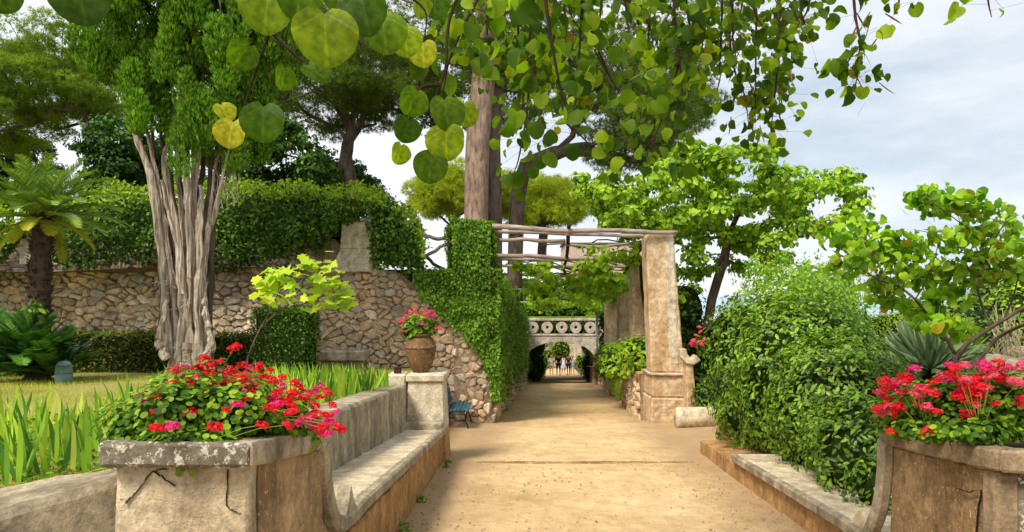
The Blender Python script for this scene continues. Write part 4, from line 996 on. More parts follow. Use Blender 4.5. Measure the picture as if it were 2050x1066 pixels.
mb = MB(); mb.add(*bx(X(1045), X(1052), Yb-.03, Yb+.25, Z(669), Z(643), r=.02)); mb.build('end_post', M['arch'], tbr)
mb = MB(); mb.add(*bx(X(1192), X(1198), Yb-.03, Yb+.25, Z(669), Z(643), r=.02)); mb.build('end_post', M['arch'], tbr)
tf = thing('potted_shrub', 'rounded green plant in a pot standing on the bridge balustrade', 'potted plant', (X(1184), Yb+.4, Z(672)))
mb = MB(); mb.add(*lathe((X(1184), Yb+.55, Z(660)), [(.15, 0), (.2, .3), (.23, .32), (.2, .34)], 14)); mb.build('pot', M['terra'], tf)
leaves('diamond', blob((X(1184), Yb+.5, Z(638)), (.34, .34, .42), 800, .10, .55), M['vine'], tf)
# planting on and beyond the bridge, and the green tunnel after it
def foliage_thing(name, label, cat_, base_, blobs, mat, tpl='diamond', core=True, group=None, parts=0):
    group = group or {'hydrangea': 'hydrangeas on the low wall', 'far_shrub': 'shrubs beyond the tunnel', 'tunnel_hedge': 'hedges lining the tunnel'}.get(name)
    t = thing(name, label, cat_, base_, group)
    leaves(tpl, cat(*[blob(*b_) for b_ in blobs]), mat, t, parts=parts)
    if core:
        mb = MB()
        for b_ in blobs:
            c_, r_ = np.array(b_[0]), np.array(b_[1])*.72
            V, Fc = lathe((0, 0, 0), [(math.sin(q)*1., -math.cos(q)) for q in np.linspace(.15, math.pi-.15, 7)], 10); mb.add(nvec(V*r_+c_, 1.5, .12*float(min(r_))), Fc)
        mb.build('shade_core', M['core'], t, kind='stuff')
    return t
hb = []
for x, z, r_ in [(X(1050), Z(612), 1.2), (X(1085), Z(618), 1.1), (X(1125), Z(615), 1.2), (X(1165), Z(618), 1.1), (X(1205), Z(608), 1.3), (X(1240), Z(600), 1.5), (X(1020), Z(600), 1.6)]:
    hb.append(((x, Yb+4, z), (r_*1.3, 1.5, r_*1.15), 900, .16, .7))
foliage_thing('evergreen_hedge', 'dark evergreen hedge behind the bridge balustrade', 'hedge', (X(1120), Yb+4, Z(672)), hb, M['darktree'])
for sx_, lab in ((0, 'dark hedge lining the left of the tunnel beyond the arch'), (1, 'dark hedge lining the right of the tunnel beyond the arch')):
    bl = []
    for Y in np.arange(42.0, 53, 1.1):
        s2 = Y/F; x = (1071-CX)*s2 if sx_ == 0 else (1186-CX)*s2
        bl += [((x, Y, GZ(Y)+.9), (.75, .9, 1.1), 330, .15, .7), ((x, Y, GZ(Y)+2.5), (.8, .9, 1.0), 260, .15, .7)]
    foliage_thing('tunnel_hedge', lab, 'hedge', (bl[0][0][0], 46, GZ(46)), bl, M['darktree'])
bl = []
for Y in np.arange(42.5, 53, 1.5):
    for p in (1085, 1112, 1140, 1168): bl.append((((p-CX)*Y/F, Y, GZ(Y)+3.4), (.95, .9, .75), 220, .15, .6))
foliage_thing('leafy_roof', 'dark leafy canopy roofing the tunnel beyond the arch', 'climbing plant', (2.8, 47, GZ(47)), bl, M['darktree'])
# beyond the tunnel: sunny court
Yw = 68; s2 = Yw/F
tfw = thing('garden_pavilion', 'pale stone pavilion front seen far away through the arch', 'building', ((1130-CX)*s2, Yw, GZ(60)))
g = GZ(60)
for p0, p1, nm, mt, z0, z1, yo in ((1040, 1200, 'wall', 'plaster', 0, 4.6, .4), (1098, 1150, 'lintel', 'arch', 2.5, 3.2, .0), (1158, 1164, 'column', 'plaster', 0, 3.4, -.4), (1092, 1098, 'column', 'plaster', 0, 3.4, -.4)):
    mb = MB(); mb.add(*bx((p0-CX)*s2, (p1-CX)*s2, Yw+yo, Yw+yo+.4, g+z0, g+z1, amp=.02, cell=.6)); mb.build(nm, M[mt], tfw)
foliage_thing('far_shrub', 'yellow green shrub left of the people beyond the tunnel', 'shrub', ((1098-CX)*.045, 63, g), [(((1096-CX)*63/F, 63, g+.8), (.8, .8, 1.2), 500, .16, .6), (((1100-CX)*63/F, 63, g+2.9), (1.2, .8, .7), 300, .16, .5), (((1126-CX)*63/F, 65, g+1.4), (1.2, .6, 1.3), 700, .16, .5)], M['vine'])
foliage_thing('far_shrub', 'yellow green shrub right of the people beyond the tunnel', 'shrub', ((1150-CX)*.045, 64, g), [(((1150-CX)*64/F, 64, g+3.), (1.0, .8, .9), 400, .16, .5), (((1160-CX)*64/F, 64, g+.5), (.4, .5, .8), 200, .16, .5)], M['vine'])

# pink house behind the pergola
Yh = 90; s2 = Yh/F
th_ = thing('pink_house', 'pinkish plastered house with dark window behind the pergola beams', 'house', ((1200-CX)*s2, Yh, 0))
mb = MB(); mb.add(*bx((1131-CX)*s2, (1300-CX)*s2, Yh, Yh+8, -6.5, EYE-(490-HY)*s2, cell=1, amp=.02)); mb.build('wall', M['pink'], th_)
mb = MB(); mb.add(*bx((1127-CX)*s2, (1305-CX)*s2, Yh-.15, Yh+6.2, EYE-(490-HY)*s2, EYE-(486-HY)*s2, cell=1, amp=.0)); mb.build('roof', M['terra'], th_)
mb = MB(); mb.add(*bx((1176-CX)*s2, (1196-CX)*s2, Yh-.03, Yh+.03, EYE-(545-HY)*s2, EYE-(512-HY)*s2, cell=1, amp=.0)); wn = mb.build('window', M['glassd'], th_)
mb = MB(); mb.add(*bx((1173-CX)*s2, (1176-CX)*s2-.01, Yh-.06, Yh-.005, EYE-(547-HY)*s2, EYE-(510-HY)*s2, cell=1, amp=.0)); mb.add(*bx((1196-CX)*s2+.01, (1199-CX)*s2, Yh-.06, Yh-.005, EYE-(547-HY)*s2, EYE-(510-HY)*s2, cell=1, amp=.0)); mb.build('frame', M['plaster'], wn)

# ---------------------------------------------------------------- people beyond the tunnel
def skin_mesh(name, J, E, Rr, mat, parent, lv=1):
    me = bpy.data.meshes.new(name); o0 = org(parent); me.from_pydata([tuple(np.array(j)-o0) for j in J], E, []); me.update()
    o = bpy.data.objects.new(name, me); COL.objects.link(o); o.parent = parent
    m_ = o.modifiers.new('skin', 'SKIN'); me.skin_vertices or None
    sv = me.skin_vertices[0].data if len(me.skin_vertices) else None
    if sv is None:
        bpy.context.view_layer.objects.active = o; o.select_set(True)
        try: bpy.ops.mesh.customdata_skin_add()
        except Exception: pass
        sv = me.skin_vertices[0].data
    for i, r_ in enumerate(Rr): sv[i].radius = (r_, r_) if np.ndim(r_) == 0 else r_; sv[i].use_root = (i == 0)
    s_ = o.modifiers.new('sub', 'SUBSURF'); s_.levels = lv; s_.render_levels = lv; me.materials.append(mat); return o
def person(px, Y, h, label, top, bottom, hair, back=True, dress=False, stride=.16, arm=.1):
    x = (px-CX)*Y/F; g = GZ(Y); t = thing('person', label, 'person', (x, Y, g), 'people walking beyond the tunnel'); k = h/1.7; f = 1 if back else -1
    P_ = lambda a, b_, c_: (x+a*k, Y+b_*k*f, g+c_*k)
    J = [P_(0, 0, .95), P_(0, 0, 1.12), P_(0, .01, 1.30), P_(0, 0, 1.42), P_(0, 0, 1.50), P_(0, .015, 1.58), P_(0, .01, 1.66),
         P_(-.17, 0, 1.38), P_(-.22, -arm, 1.12), P_(-.21, -arm+.08, .90), P_(-.21, -arm+.12, .80),
         P_(.17, 0, 1.38), P_(.22, arm, 1.12), P_(.21, arm+.06, .90), P_(.21, arm+.1, .80),
         P_(-.09, 0, .88), P_(-.10, stride, .50), P_(-.10, stride*1.2, .07), P_(-.10, stride*1.2+.14, .03),
         P_(.09, 0, .88), P_(.10, -stride*.4, .50), P_(.10, -stride*1.6, .09), P_(.10, -stride*1.6+.13, .03)]
    E = [(0, 1), (1, 2), (2, 3), (3, 4), (4, 5), (5, 6), (2, 7), (7, 8), (8, 9), (9, 10), (2, 11), (11, 12), (12, 13), (13, 14), (0, 15), (15, 16), (16, 17), (17, 18), (0, 19), (19, 20), (20, 21), (21, 22)]
    Rr = [(.13, .10), (.115, .09), (.15, .10), .06, .055, (.08, .10), (.07, .085), .055, .042, .032, .035, .055, .042, .032, .035, .085, .058, .038, .03, .085, .058, .038, .03]
    Rr = [tuple(np.array(r_)*k) if np.ndim(r_) else r_*k for r_ in Rr]
    skin_mesh('body', J, E, Rr, SK, t)
    e = 1.18
    skin_mesh('shirt', [J[i] for i in (0, 1, 2, 7, 8, 11, 12)], [(0, 1), (1, 2), (2, 3), (3, 4), (2, 5), (5, 6)], [tuple(np.array((.14, .11))*k*1.05), tuple(np.array((.13, .105))*k), tuple(np.array((.165, .12))*k), .066*k, .052*k, .066*k, .052*k], top, t)
    if dress:
        V, Fc = lathe(P_(0, 0, 0), [(.25*k, .48*k), (.22*k, .65*k), (.17*k, .9*k), (.14*k, 1.1*k)], 14); obj('skirt', V, Fc, bottom, t, smooth=True)
    else:
        skin_mesh('trousers', [J[i] for i in (0, 15, 16, 19, 20)], [(0, 1), (1, 2), (0, 3), (3, 4)], [tuple(np.array((.145, .115))*k)]+[.095*k, .072*k, .095*k, .072*k], bottom, t)
    V, Fc = lathe(P_(0, -.015, 1.55), [(.075*k, 0), (.098*k, .05*k), (.094*k, .12*k), (.06*k, .165*k), (.02*k, .178*k)], 12); obj('hair', V, Fc, hair, t, smooth=True)
c_ = cloth
hr = c_('dark_hair', (.03, .02, .015)); hr2 = c_('light_hair', (.35, .25, .13))
person(1104, 56.5, 1.62, 'person in pale grey top and light trousers, leftmost of the group beyond the tunnel', c_('pale_grey_cloth', (.5, .52, .56)), c_('light_cloth', (.5, .46, .4)), hr2)
person(1118, 54, 1.78, 'person in dark clothing walking, tallest dark figure of the group beyond the tunnel', c_('black_cloth', (.02, .02, .03)), c_('navy_cloth', (.025, .025, .045)), hr)
person(1128, 57.5, 1.60, 'person in long white and lilac dress in the middle of the group beyond the tunnel', c_('white_cloth', (.7, .68, .75)), c_('lilac_cloth', (.6, .56, .72)), hr, dress=True)
person(1138, 55, 1.74, 'person in dark brown clothing right of the middle of the group beyond the tunnel', c_('brown_cloth', (.07, .035, .03)), c_('dark_brown_cloth', (.05, .03, .025)), hr, back=False)
person(1146, 57, 1.58, 'person in white top and pale blue trousers, rightmost of the group beyond the tunnel', c_('white_shirt_cloth', (.7, .7, .68)), c_('pale_blue_cloth', (.35, .5, .6)), hr2)

# ---------------------------------------------------------------- trees
def tree(name, label, cat_, trunk, rt, clumps, rtip, bark, fol, tpl, per, rad, size, kind='tuft', seg=.6, jit=.12, ff=.6, up=.6, parts=0, flat=.5, bias=.35, leafname='leaf', group=None, bend=0, wroot=None):
    if wroot is None: wroot = .62 if name == 'umbrella_pine' else .25
    group = group or {'umbrella_pine': 'umbrella pines behind the garden', 'broadleaf_tree': 'dark broadleaf trees behind the wall'}.get(name)
    t = thing(name, label, cat_, trunk[0], group)
    colonize(trunk, rt, clumps, rtip, bark, t, 'trunk', seg, jit, ff, 8, bias, 0, wroot)
    if kind == 'tuft': As = [tufts(c_, (r_, r_, r_*flat), per, size, up) for c_ in clumps for r_ in [rad*rng.uniform(.7, 1.3)]]
    else: As = [blob(c_, (r_, r_, r_*flat), per, size, .25, .8, .4) for c_ in clumps for r_ in [rad*rng.uniform(.7, 1.3)]]
    leaves(tpl, cat(*As), fol, t, parts=parts, stuff_name='crown', name=leafname); return t
# umbrella pines
polyA = [(-220, 150), (-60, 105), (40, 88), (130, 80), (215, 95), (250, 140), (268, 230), (225, 215), (120, 240), (30, 260), (-60, 300), (-220, 300)]
cA = crown_pts(polyA, 210, 24, 2.6, .40)
tree('umbrella_pine', 'broad umbrella pine at far left behind the palm', 'pine tree', [W(205, 395, 24)-(0, 0, 1), W(205, 395, 24), W(202, 370, 24), W(205, 340, 24), W(203, 318, 24)], .22, cA, .013, M['pine_bark_dark'], M['pine'], 'needle', 150, .55, .17, seg=.5, ff=.8, bias=.5, jit=.16)
polyB = [(480, 130), (560, 85), (680, 50), (800, 60), (880, 110), (900, 220), (870, 250), (780, 235), (670, 235), (600, 245), (540, 245), (490, 220)]
cB = crown_pts(polyB, 210, 23, 3.0, .38)
tree('umbrella_pine', 'many-limbed umbrella pine behind the wall climbers, left of the tall trunks', 'pine tree', [W(705, 420, 23)-(0, 0, 1), W(705, 400, 23), W(704, 380, 23), W(700, 365, 23)], .26, cB, .013, M['pine_bark_dark'], M['pine_d'], 'needle', 110, .52, .17, seg=.5, ff=.7, bias=.45, jit=.16)
polyC = [(560, -330), (1500, -330), (1460, 60), (1380, 120), (1250, 90), (1120, 70), (1020, 40), (900, 80), (800, 110), (700, 40), (600, 0)]
cC = crown_pts(polyC, 230, 21, 5.5, .6)
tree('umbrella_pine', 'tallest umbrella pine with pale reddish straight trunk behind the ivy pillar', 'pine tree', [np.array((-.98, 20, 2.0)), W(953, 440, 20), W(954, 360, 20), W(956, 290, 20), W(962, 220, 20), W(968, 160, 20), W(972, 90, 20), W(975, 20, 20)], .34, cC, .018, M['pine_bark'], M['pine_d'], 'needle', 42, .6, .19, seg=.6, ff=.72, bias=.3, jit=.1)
polyD = [(1140, 130), (1260, 110), (1370, 150), (1395, 220), (1375, 290), (1290, 320), (1180, 330), (1230, 250), (1160, 200)]
cD = crown_pts(polyD, 190, 23, 3.5, .38)
tree('umbrella_pine', 'umbrella pine with dark trunk and limbs sweeping right above the pergola', 'pine tree', [np.array(((1030-CX)*23/F, 23, 1.8)), W(1032, 500, 23), W(1034, 440, 23), W(1036, 400, 23), W(1040, 375, 23)], .25, cD, .014, M['pine_bark_dark'], M['pine_d'], 'needle', 75, .5, .17, seg=.7, ff=.7, bias=.45, jit=.12)
polyD2 = [(880, 120), (1000, 70), (1100, 60), (1130, 160), (1060, 210), (1010, 200), (900, 210)]
cD2 = crown_pts(polyD2, 45, 22.5, 3.5, .6)
tree('umbrella_pine', 'dark-trunked umbrella pine pressed against the right side of the tall pale trunk', 'pine tree', [np.array(((990-CX)*20.8/F, 20.8, 2.0)), W(990, 440, 20.8), W(988, 360, 20.8), W(986, 290, 20.8), W(990, 230, 20.8), W(994, 190, 20.8)], .23, cD2, .018, M['pine_bark_dark'], M['pine_d'], 'needle', 100, .7, .25, seg=.7, ff=.6, jit=.14)
for (poly, Yt, tr, lab) in (([(822, 400), (850, 365), (900, 348), (960, 350), (1010, 372), (1010, 410), (950, 425), (860, 428)], 44, 905, 'bright far umbrella pine left of the tall trunks'),
                            ([(1000, 400), (1040, 370), (1110, 362), (1170, 380), (1185, 420), (1130, 440), (1040, 450)], 46, 1085, 'bright far umbrella pine right of the tall trunks')):
    cE = crown_pts(poly, 75, Yt, 3.5, .6)
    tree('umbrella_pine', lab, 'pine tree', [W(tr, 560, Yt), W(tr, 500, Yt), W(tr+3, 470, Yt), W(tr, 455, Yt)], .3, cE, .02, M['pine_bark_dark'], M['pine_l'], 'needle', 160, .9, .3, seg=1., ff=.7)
# dark broadleaf trees behind the climbers
for i, (poly, Yt, tx0, lab) in enumerate((([(445, 400), (450, 300), (500, 250), (560, 235), (610, 250), (650, 310), (680, 400)], 21, 545, 'dark broadleaf tree behind the climbers, right of the cypress'),
                                ([(600, 400), (620, 330), (680, 320), (740, 350), (775, 400)], 26, 690, 'dark broadleaf tree behind the trunk of the many-limbed pine'),
                                ([(200, 400), (215, 290), (270, 240), (300, 300), (300, 400)], 21, 250, 'dark broadleaf tree behind the left edge of the cypress'),
                                ([(-60, 420), (-40, 280), (60, 265), (90, 330), (100, 420)], 27, 20, 'dark broadleaf tree behind the palm at the left edge'))):
    cF = crown_pts(poly, 95, Yt, 1.6, .26)
    tree('broadleaf_tree', lab, 'tree', [W(tx0, 470, Yt), W(tx0, 430, Yt), W(tx0, 390, Yt)], .14, cF, .012, M['darktwig'], M['darktree'], 'diamond', 105, .45, .15, kind='blob', seg=.4, ff=.5)

# the big light green tree right of the pergola
polyG = [(1160, 350), (1200, 350), (1270, 400), (1290, 350), (1350, 310), (1420, 290), (1500, 305), (1560, 350), (1600, 380), (1640, 345), (1690, 370), (1700, 400), (1640, 450), (1600, 480), (1560, 470), (1540, 520), (1480, 545), (1470, 490), (1425, 500), (1420, 600), (1360, 640), (1340, 470), (1270, 470), (1200, 440)]
cG = crown_pts(polyG, 225, 18.5, 2.0, .26)
tg = [W(1415, 660, 18.5), W(1425, 600, 18.5), W(1437, 560, 18.5), W(1450, 520, 18.5), W(1455, 490, 18.5)]
tree('judas_tree', 'spreading light green tree with forked trunk behind the nearest right pergola pillar', 'tree', tg, .125, cG, .009, M['twig'], M['mid'], 'heart_s', 80, .40, .12, kind='blob', seg=.4, jit=.16, ff=.35, parts=300)
# shaded understorey right of the pillar
foliage_thing('evergreen_shrub', 'dark evergreen shrub between the nearest right pillar and the round shrub', 'shrub', (5.4, 19.5, GZ(19)+1), [((5.2, 19.6, -.2), (1.1, .8, 1.4), 1400, .13, .6), ((6.8, 20.5, .2), (1.6, .8, 1.5), 1500, .13, .6), ((4.7, 18.9, 1.2), (.6, .7, .8), 600, .12, .5)], M['darktree'])
foliage_thing('evergreen_shrub', 'dark evergreens beneath the forked trunk, behind the top of the round shrub', 'shrub', (7.4, 18.5, GZ(18)+1), [((7.0, 18.6, -.5), (1.3, .8, 1.2), 1100, .12, .6), ((8.6, 18.4, -.7), (1.3, .8, 1.1), 1000, .12, .6)], M['hedge'])

# cypress with pale multi-stemmed trunk
Yc = 13.4
tcy = thing('cypress_tree', 'old cypress with a pale bundle of bare stems below a dense green crown', 'cypress tree', (W(372, 700, Yc)[0], Yc, LZ(Yc)))
polyCy = [(160, -260), (172, 60), (205, 150), (240, 175), (262, 150), (285, 190), (300, 262), (335, 262), (365, 320), (440, 325), (505, 275), (515, 190), (520, 130), (588, 90), (600, -260)]
cc = crown_pts(polyCy, 250, Yc, 1.3, .19)
As = []
for c_ in cc:
    h_ = rng.uniform(.45, .85); r_ = rng.uniform(.20, .34); n_ = 330
    f = rng.random((n_, 1)); u = rdir(n_); wdt = np.sin(np.pi*np.clip(f*.85+.12, 0, 1))**.6
    P = c_+np.concatenate([u[:, :2]*r_*wdt*(.6+.4*rng.random((n_, 1))), (f-.5)*h_*1.3], 1)
    As.append((P, unit(u*np.array((.55, .55, .2))+np.array((0, 0, 1.))), rdir(n_), .095*(.7+.6*rng.random(n_))))
A = cat(*As); yg = rng.random(len(A[0])) < np.clip((np.concatenate([np.linspace(0, 0, 1)]*1)[0]+.28), 0, 1)
leaves('spray', sub(A, ~yg), M['cyp'], tcy, stuff_name='crown'); leaves('spray', sub(A, yg), M['cyp_y'], tcy, stuff_name='young_sprays')
# small tan cones sprinkled on the outside
mb = MB(); ic = rng.choice(len(cc), 90)
for i in ic:
    p = cc[i]+np.array((rng.normal()*.18, -.33, rng.normal()*.3)); V, Fc = lathe(p, [(.004, -.016), (.017, -.006), (.017, .008), (.004, .017)], 5); mb.add(V, Fc)
mb.build('cones', M['cone'], tcy, kind='stuff')
def pxline(pts, Y, dys=None): return np.array([W(a, b_, Y+(dys[i] if dys is not None else 0)) for i, (a, b_) in enumerate(pts)])
def spline(P, n):
    P = np.asarray(P, float); out = []
    Q = np.concatenate([[2*P[0]-P[1]], P, [2*P[-1]-P[-2]]])
    for i in range(1, len(Q)-2):
        for k in range(n):
            t = k/n; out.append(.5*((2*Q[i])+(-Q[i-1]+Q[i+1])*t+(2*Q[i-1]-5*Q[i]+4*Q[i+1]-Q[i+2])*t*t+(-Q[i-1]+3*Q[i]-3*Q[i+1]+Q[i+2])*t**3))
    out.append(P[-1]); return np.array(out)
stems = [([(335, 715), (330, 640), (322, 560), (308, 450), (290, 350), (262, 250), (245, 180), (230, 100), (225, 20)], .13, .02, -.15),
         ([(345, 718), (348, 640), (340, 540), (320, 430), (306, 350), (288, 250), (270, 160), (275, 80)], .11, .02, -.05),
         ([(322, 700), (318, 600), (312, 500), (305, 420), (300, 380)], .07, .02, .1),
         ([(360, 722), (365, 640), (362, 560), (352, 450), (325, 330), (340, 270), (350, 200), (340, 120)], .12, .02, -.2),
         ([(372, 722), (375, 650), (370, 560), (365, 450), (352, 330), (352, 240), (340, 150), (330, 60)], .11, .02, .1),
         ([(385, 722), (378, 640), (385, 560), (380, 460), (376, 370), (368, 280), (372, 150), (380, 40), (370, -60)], .14, .02, -.1),
         ([(398, 715), (395, 640), (395, 540), (392, 440), (390, 350), (388, 240), (380, 120), (390, 20)], .12, .02, .1),
         ([(408, 715), (400, 620), (404, 520), (407, 430), (407, 372)], .10, .06, -.35),
         ([(395, 720), (402, 650), (410, 560), (402, 480), (395, 400), (402, 300), (405, 150), (400, 60), (410, -60)], .10, .02, .15),
         ([(418, 705), (415, 620), (412, 540), (416, 490), (440, 430), (452, 370), (470, 300)], .10, .03, -.2),
         ([(425, 700), (415, 600), (418, 500), (432, 400), (438, 350), (450, 290)], .07, .025, .1),
         ([(405, 240), (398, 130), (425, 60), (440, -20), (450, -80)], .035, .018, -1.25),
         ([(388, 200), (398, 120), (412, 70), (425, 0), (430, -60)], .025, .012, -1.3),
         ([(330, 720), (318, 700), (310, 680), (320, 640), (330, 600)], .09, .04, -.5),
         ([(420, 715), (432, 690), (428, 660), (418, 630), (412, 600)], .09, .04, -.5),
         ([(362, 590), (350, 500), (330, 420), (318, 360)], .05, .03, -.6)]
for i, (pts, r0, r1, dy) in enumerate(stems):
    pts = [(366+(a-366)*(.86 if b_ > 340 else .86+.14*min(1, (340-b_)/120)), b_) for a, b_ in pts]; P = spline(pxline(pts, Yc+dy*.8), 5); P = P+np.array([np.array(noise.noise_vector(Vector((i*3.1, k*.35, 0))))*.04 for k in range(len(P))])
    r_ = np.linspace(r0, r1, len(P))*(1+.15*rng.normal(size=len(P)))
    if r0 > .08 and i < 12: r_[:3] *= np.array([1.25, 1.15, 1.05])
    r_ = r_*(.72 if i < 11 else .8)
    if 'dy' and dy < -1: P[:, 1] += np.linspace(1.0, 0, len(P))**.7
    V, Fc = tube(P, r_, 12, .20, phase=i*1.3); obj('stem', nvec(nvec(V, 9, .018, i*1.), 24, .012, i*2.), Fc, M['cyp_bark'], tcy)
for k in range(9):
    xb_ = 328+k*12; P = spline(pxline([(xb_, 720), (xb_-2+rng.normal()*3, 640), (xb_+(xb_-372)*.0+rng.normal()*4, 540), (xb_+rng.normal()*5, 440), (xb_+(xb_-380)*.3, 340), (xb_+(xb_-380)*.5, 250)], Yc+.22+rng.random()*.15), 5)
    P = P+np.array([np.array(noise.noise_vector(Vector((k*5.1, q*.4, 3))))*.05 for q in range(len(P))]); V, Fc = tube(P, np.linspace(.075, .03, len(P)), 9, .25, phase=k); obj('dark_backing_stem', nvec(V, 12, .02, k), Fc, M['twig'], tcy)  # added dark backdrop; its brown stands for shade in the hollows between pale stems
for k in range(9):
    a = rng.uniform(-2.8, -.3); p = np.array((W(372, 700, Yc)[0], Yc, LZ(Yc))); dd_ = np.array((math.cos(a)*.46, math.sin(a)*.4, 0))
    V, Fc = tube(spline([p+dd_*.45+(0, 0, .65), p+dd_*.5+(0, 0, .4), p+dd_*.75+(0, 0, .12), p+dd_*1.0+(0, 0, -.06)], 4), np.linspace(.06, .045, 13)*(1+.2*rng.normal(size=13)), 9, .2, phase=k); obj('root', nvec(V, 9, .02), Fc, M['cyp_bark'], tcy)
mb = MB()
for k in range(26):
    p = W(rng.uniform(300, 440), rng.uniform(560, 700), Yc-.5+rng.random()*.4); q_ = p+rng.normal(size=3)*np.array((.16, .1, .09)); mb.add(*tube(wob(p, q_, 5, .08, k), np.linspace(.010, .004, 6), 4))
for k in range(40):
    p = W(rng.uniform(430, 480), rng.uniform(290, 420), Yc+.2); q_ = p+np.array((rng.normal()*.12, rng.normal()*.2, .3+rng.random()*.5)); mb.add(*tube(wob(p, q_, 5, .1, k), np.linspace(.012, .004, 6), 4))
mb.build('dead_twigs', M['cyp_bark'], tcy, kind='stuff')

# ---------------------------------------------------------------- palm-like cycad with trunk
def frond(base_, az, elev, length, droop, mat, parent, n=34, lw=.028, ll=.22, name='frond', vang=.75):
    """arched midrib with two rows of leaflets, one part per frond"""
    d = np.array((math.cos(az), math.sin(az), 0)); mb = MB(); mid = []
    for k in range(13):
        t = k/12; a = elev-droop*t**1.25; mid.append(((math.cos(a)*d+np.array((0, 0, math.sin(a))))*length/12))
    mid = base_+np.cumsum(np.array(mid), axis=0)-mid[0]; mid = np.array(mid)
    mb.add(*tube(mid, np.linspace(.013, .003, 13), 4))
    Tg = unit(np.gradient(mid, axis=0)); sd_ = unit(np.cross(d, (0, 0, 1))); P = []; Dv = []; Nv = []; Sz = []
    for k in range(n):
        t = .12+.88*k/n; i = t*12; i0 = min(11, int(i)); f = i-i0; p = mid[i0]*(1-f)+mid[i0+1]*f; tg_ = Tg[i0]; upv = np.cross(sd_, tg_); upv = upv if upv[2] > 0 else -upv
        L_ = ll*math.sin(math.pi*min(1, t*.88+.10))**.6
        for s in (-1, 1):
            P.append(p); Dv.append(sd_*s*vang+tg_*.75+upv*.22+rng.normal(size=3)*.04); Nv.append(upv-sd_*s*.3); Sz.append(L_)
    P, Dv, Nv, Sz = map(np.array, (P, Dv, Nv, Sz)); X_, D_, N_ = frame(Dv, Nv)
    tv_ = np.array([(-.5, 0, 0), (.5, 0, 0), (.42, .6, 0), (0, 1, 0), (-.42, .6, 0)]); w_ = lw
    V = P[:, None]+tv_[None, :, 0, None]*w_*X_[:, None]+tv_[None, :, 1, None]*Sz[:, None, None]*D_[:, None]+(-.12*tv_[None, :, 1, None]**2)*Sz[:, None, None]*N_[:, None]
    n_ = len(P); mb.add(V.reshape(-1, 3), [[5*i+j for j in range(5)] for i in range(n_)])
    return mb.build(name, mat, parent)
Yq = 12.3; pb_ = W(84, 425, Yq)
tpm = thing('cycad_palm', 'sago palm with dark scaly trunk and arching fronds at the left edge', 'palm', (pb_[0]-.02, Yq, LZ(Yq)))
prof_ = []; zz = LZ(Yq)-.05
tr = [np.array((W(76, 700, Yq)[0], Yq, LZ(Yq)-.1)), W(78, 600, Yq), W(82, 520, Yq), W(86, 450, Yq), W(86, 425, Yq)]
V, Fc = tube(spline(tr, 12), np.concatenate([np.linspace(.205, .165, 30), np.linspace(.165, .18, 19)])*(1+.05*rng.normal(size=49)), 14); obj('trunk', V, Fc, M['palm_bark'], tpm)
Q = spline(tr, 12); mb = MB()
for k in range(520):                                                       # leaf-base scales
    i = int(rng.uniform(1, 48)); a = rng.uniform(0, 2*math.pi); r_ = .165+.04*(1-i/48); p = Q[i]+np.array((math.cos(a)*r_, math.sin(a)*r_, rng.normal()*.02)); o_ = np.array((math.cos(a), math.sin(a), 0)); s_ = np.array((-math.sin(a), math.cos(a), 0))
    mb.add([p-s_*.03, p+s_*.03, p+o_*.045+(0, 0, .03), p+(0, 0, -.035)], [[0, 1, 2], [1, 3, 2], [3, 0, 2]])
mb.build('leaf_scales', M['palm_bark'], tpm, kind='stuff')
k = 0
for ringn, el, dr_, ln in ((9, 1.3, .7, 1.1), (13, 1.0, .95, 1.25), (15, .62, 1.0, 1.3), (14, .25, .85, 1.25)):
    for j in range(ringn):
        az = 2*math.pi*(j+.37*k)/ringn+rng.normal()*.12; frond(pb_+np.array((math.cos(az)*.08, math.sin(az)*.08, -.04*k)), az, el+rng.normal()*.1, ln*rng.uniform(.9, 1.1), dr_, M['palm'], tpm, ll=.25, lw=.013, n=56)
    k += 1
for j in range(9):
    az = 2*math.pi*j/9+rng.normal()*.15; frond(pb_+np.array((math.cos(az)*.12, math.sin(az)*.12, -.12)), az, -.25+rng.normal()*.15, rng.uniform(.4, .95), .7, M['palm_y'], tpm, ll=.20, lw=.017, n=40, name='dry_frond')
# low dark cycads
tcd2 = thing('low_cycad', 'low dark glossy cycad clump at the foot of the palm', 'shrub', W(60, 745, 12.6))
for (px, py, n_) in ((40, 745, 26), (105, 742, 22), (70, 700, 22), (0, 735, 22), (30, 690, 18)):
    c0 = W(px, py, 11.9); c0[2] = LZ(11.9)+(.1 if py > 720 else .4)
    for j in range(n_):
        az = rng.uniform(0, 2*math.pi); frond(c0, az, rng.uniform(.35, 1.4), rng.uniform(.7, 1.15), rng.uniform(.3, .9), M['cycad'], tcd2, n=17, lw=.06, ll=.23, vang=.9)
foliage_thing('leafy_shoot', 'small leafy green shoot climbing the palm trunk above the dark cycads', 'plant', W(75, 640, 12.0), [(tuple(W(72, 622, 11.95)), (.17, .12, .2), 90, .13, .3)], M['shrub'], 'oval', core=False)
foliage_thing('evergreen_shrub', 'dark rounded shrub behind the low cycads at the left edge', 'shrub', W(20, 740, 13.4), [(tuple(W(10, 700, 13.4)), (.7, .5, .55), 900, .10, .6)], M['hedge'])
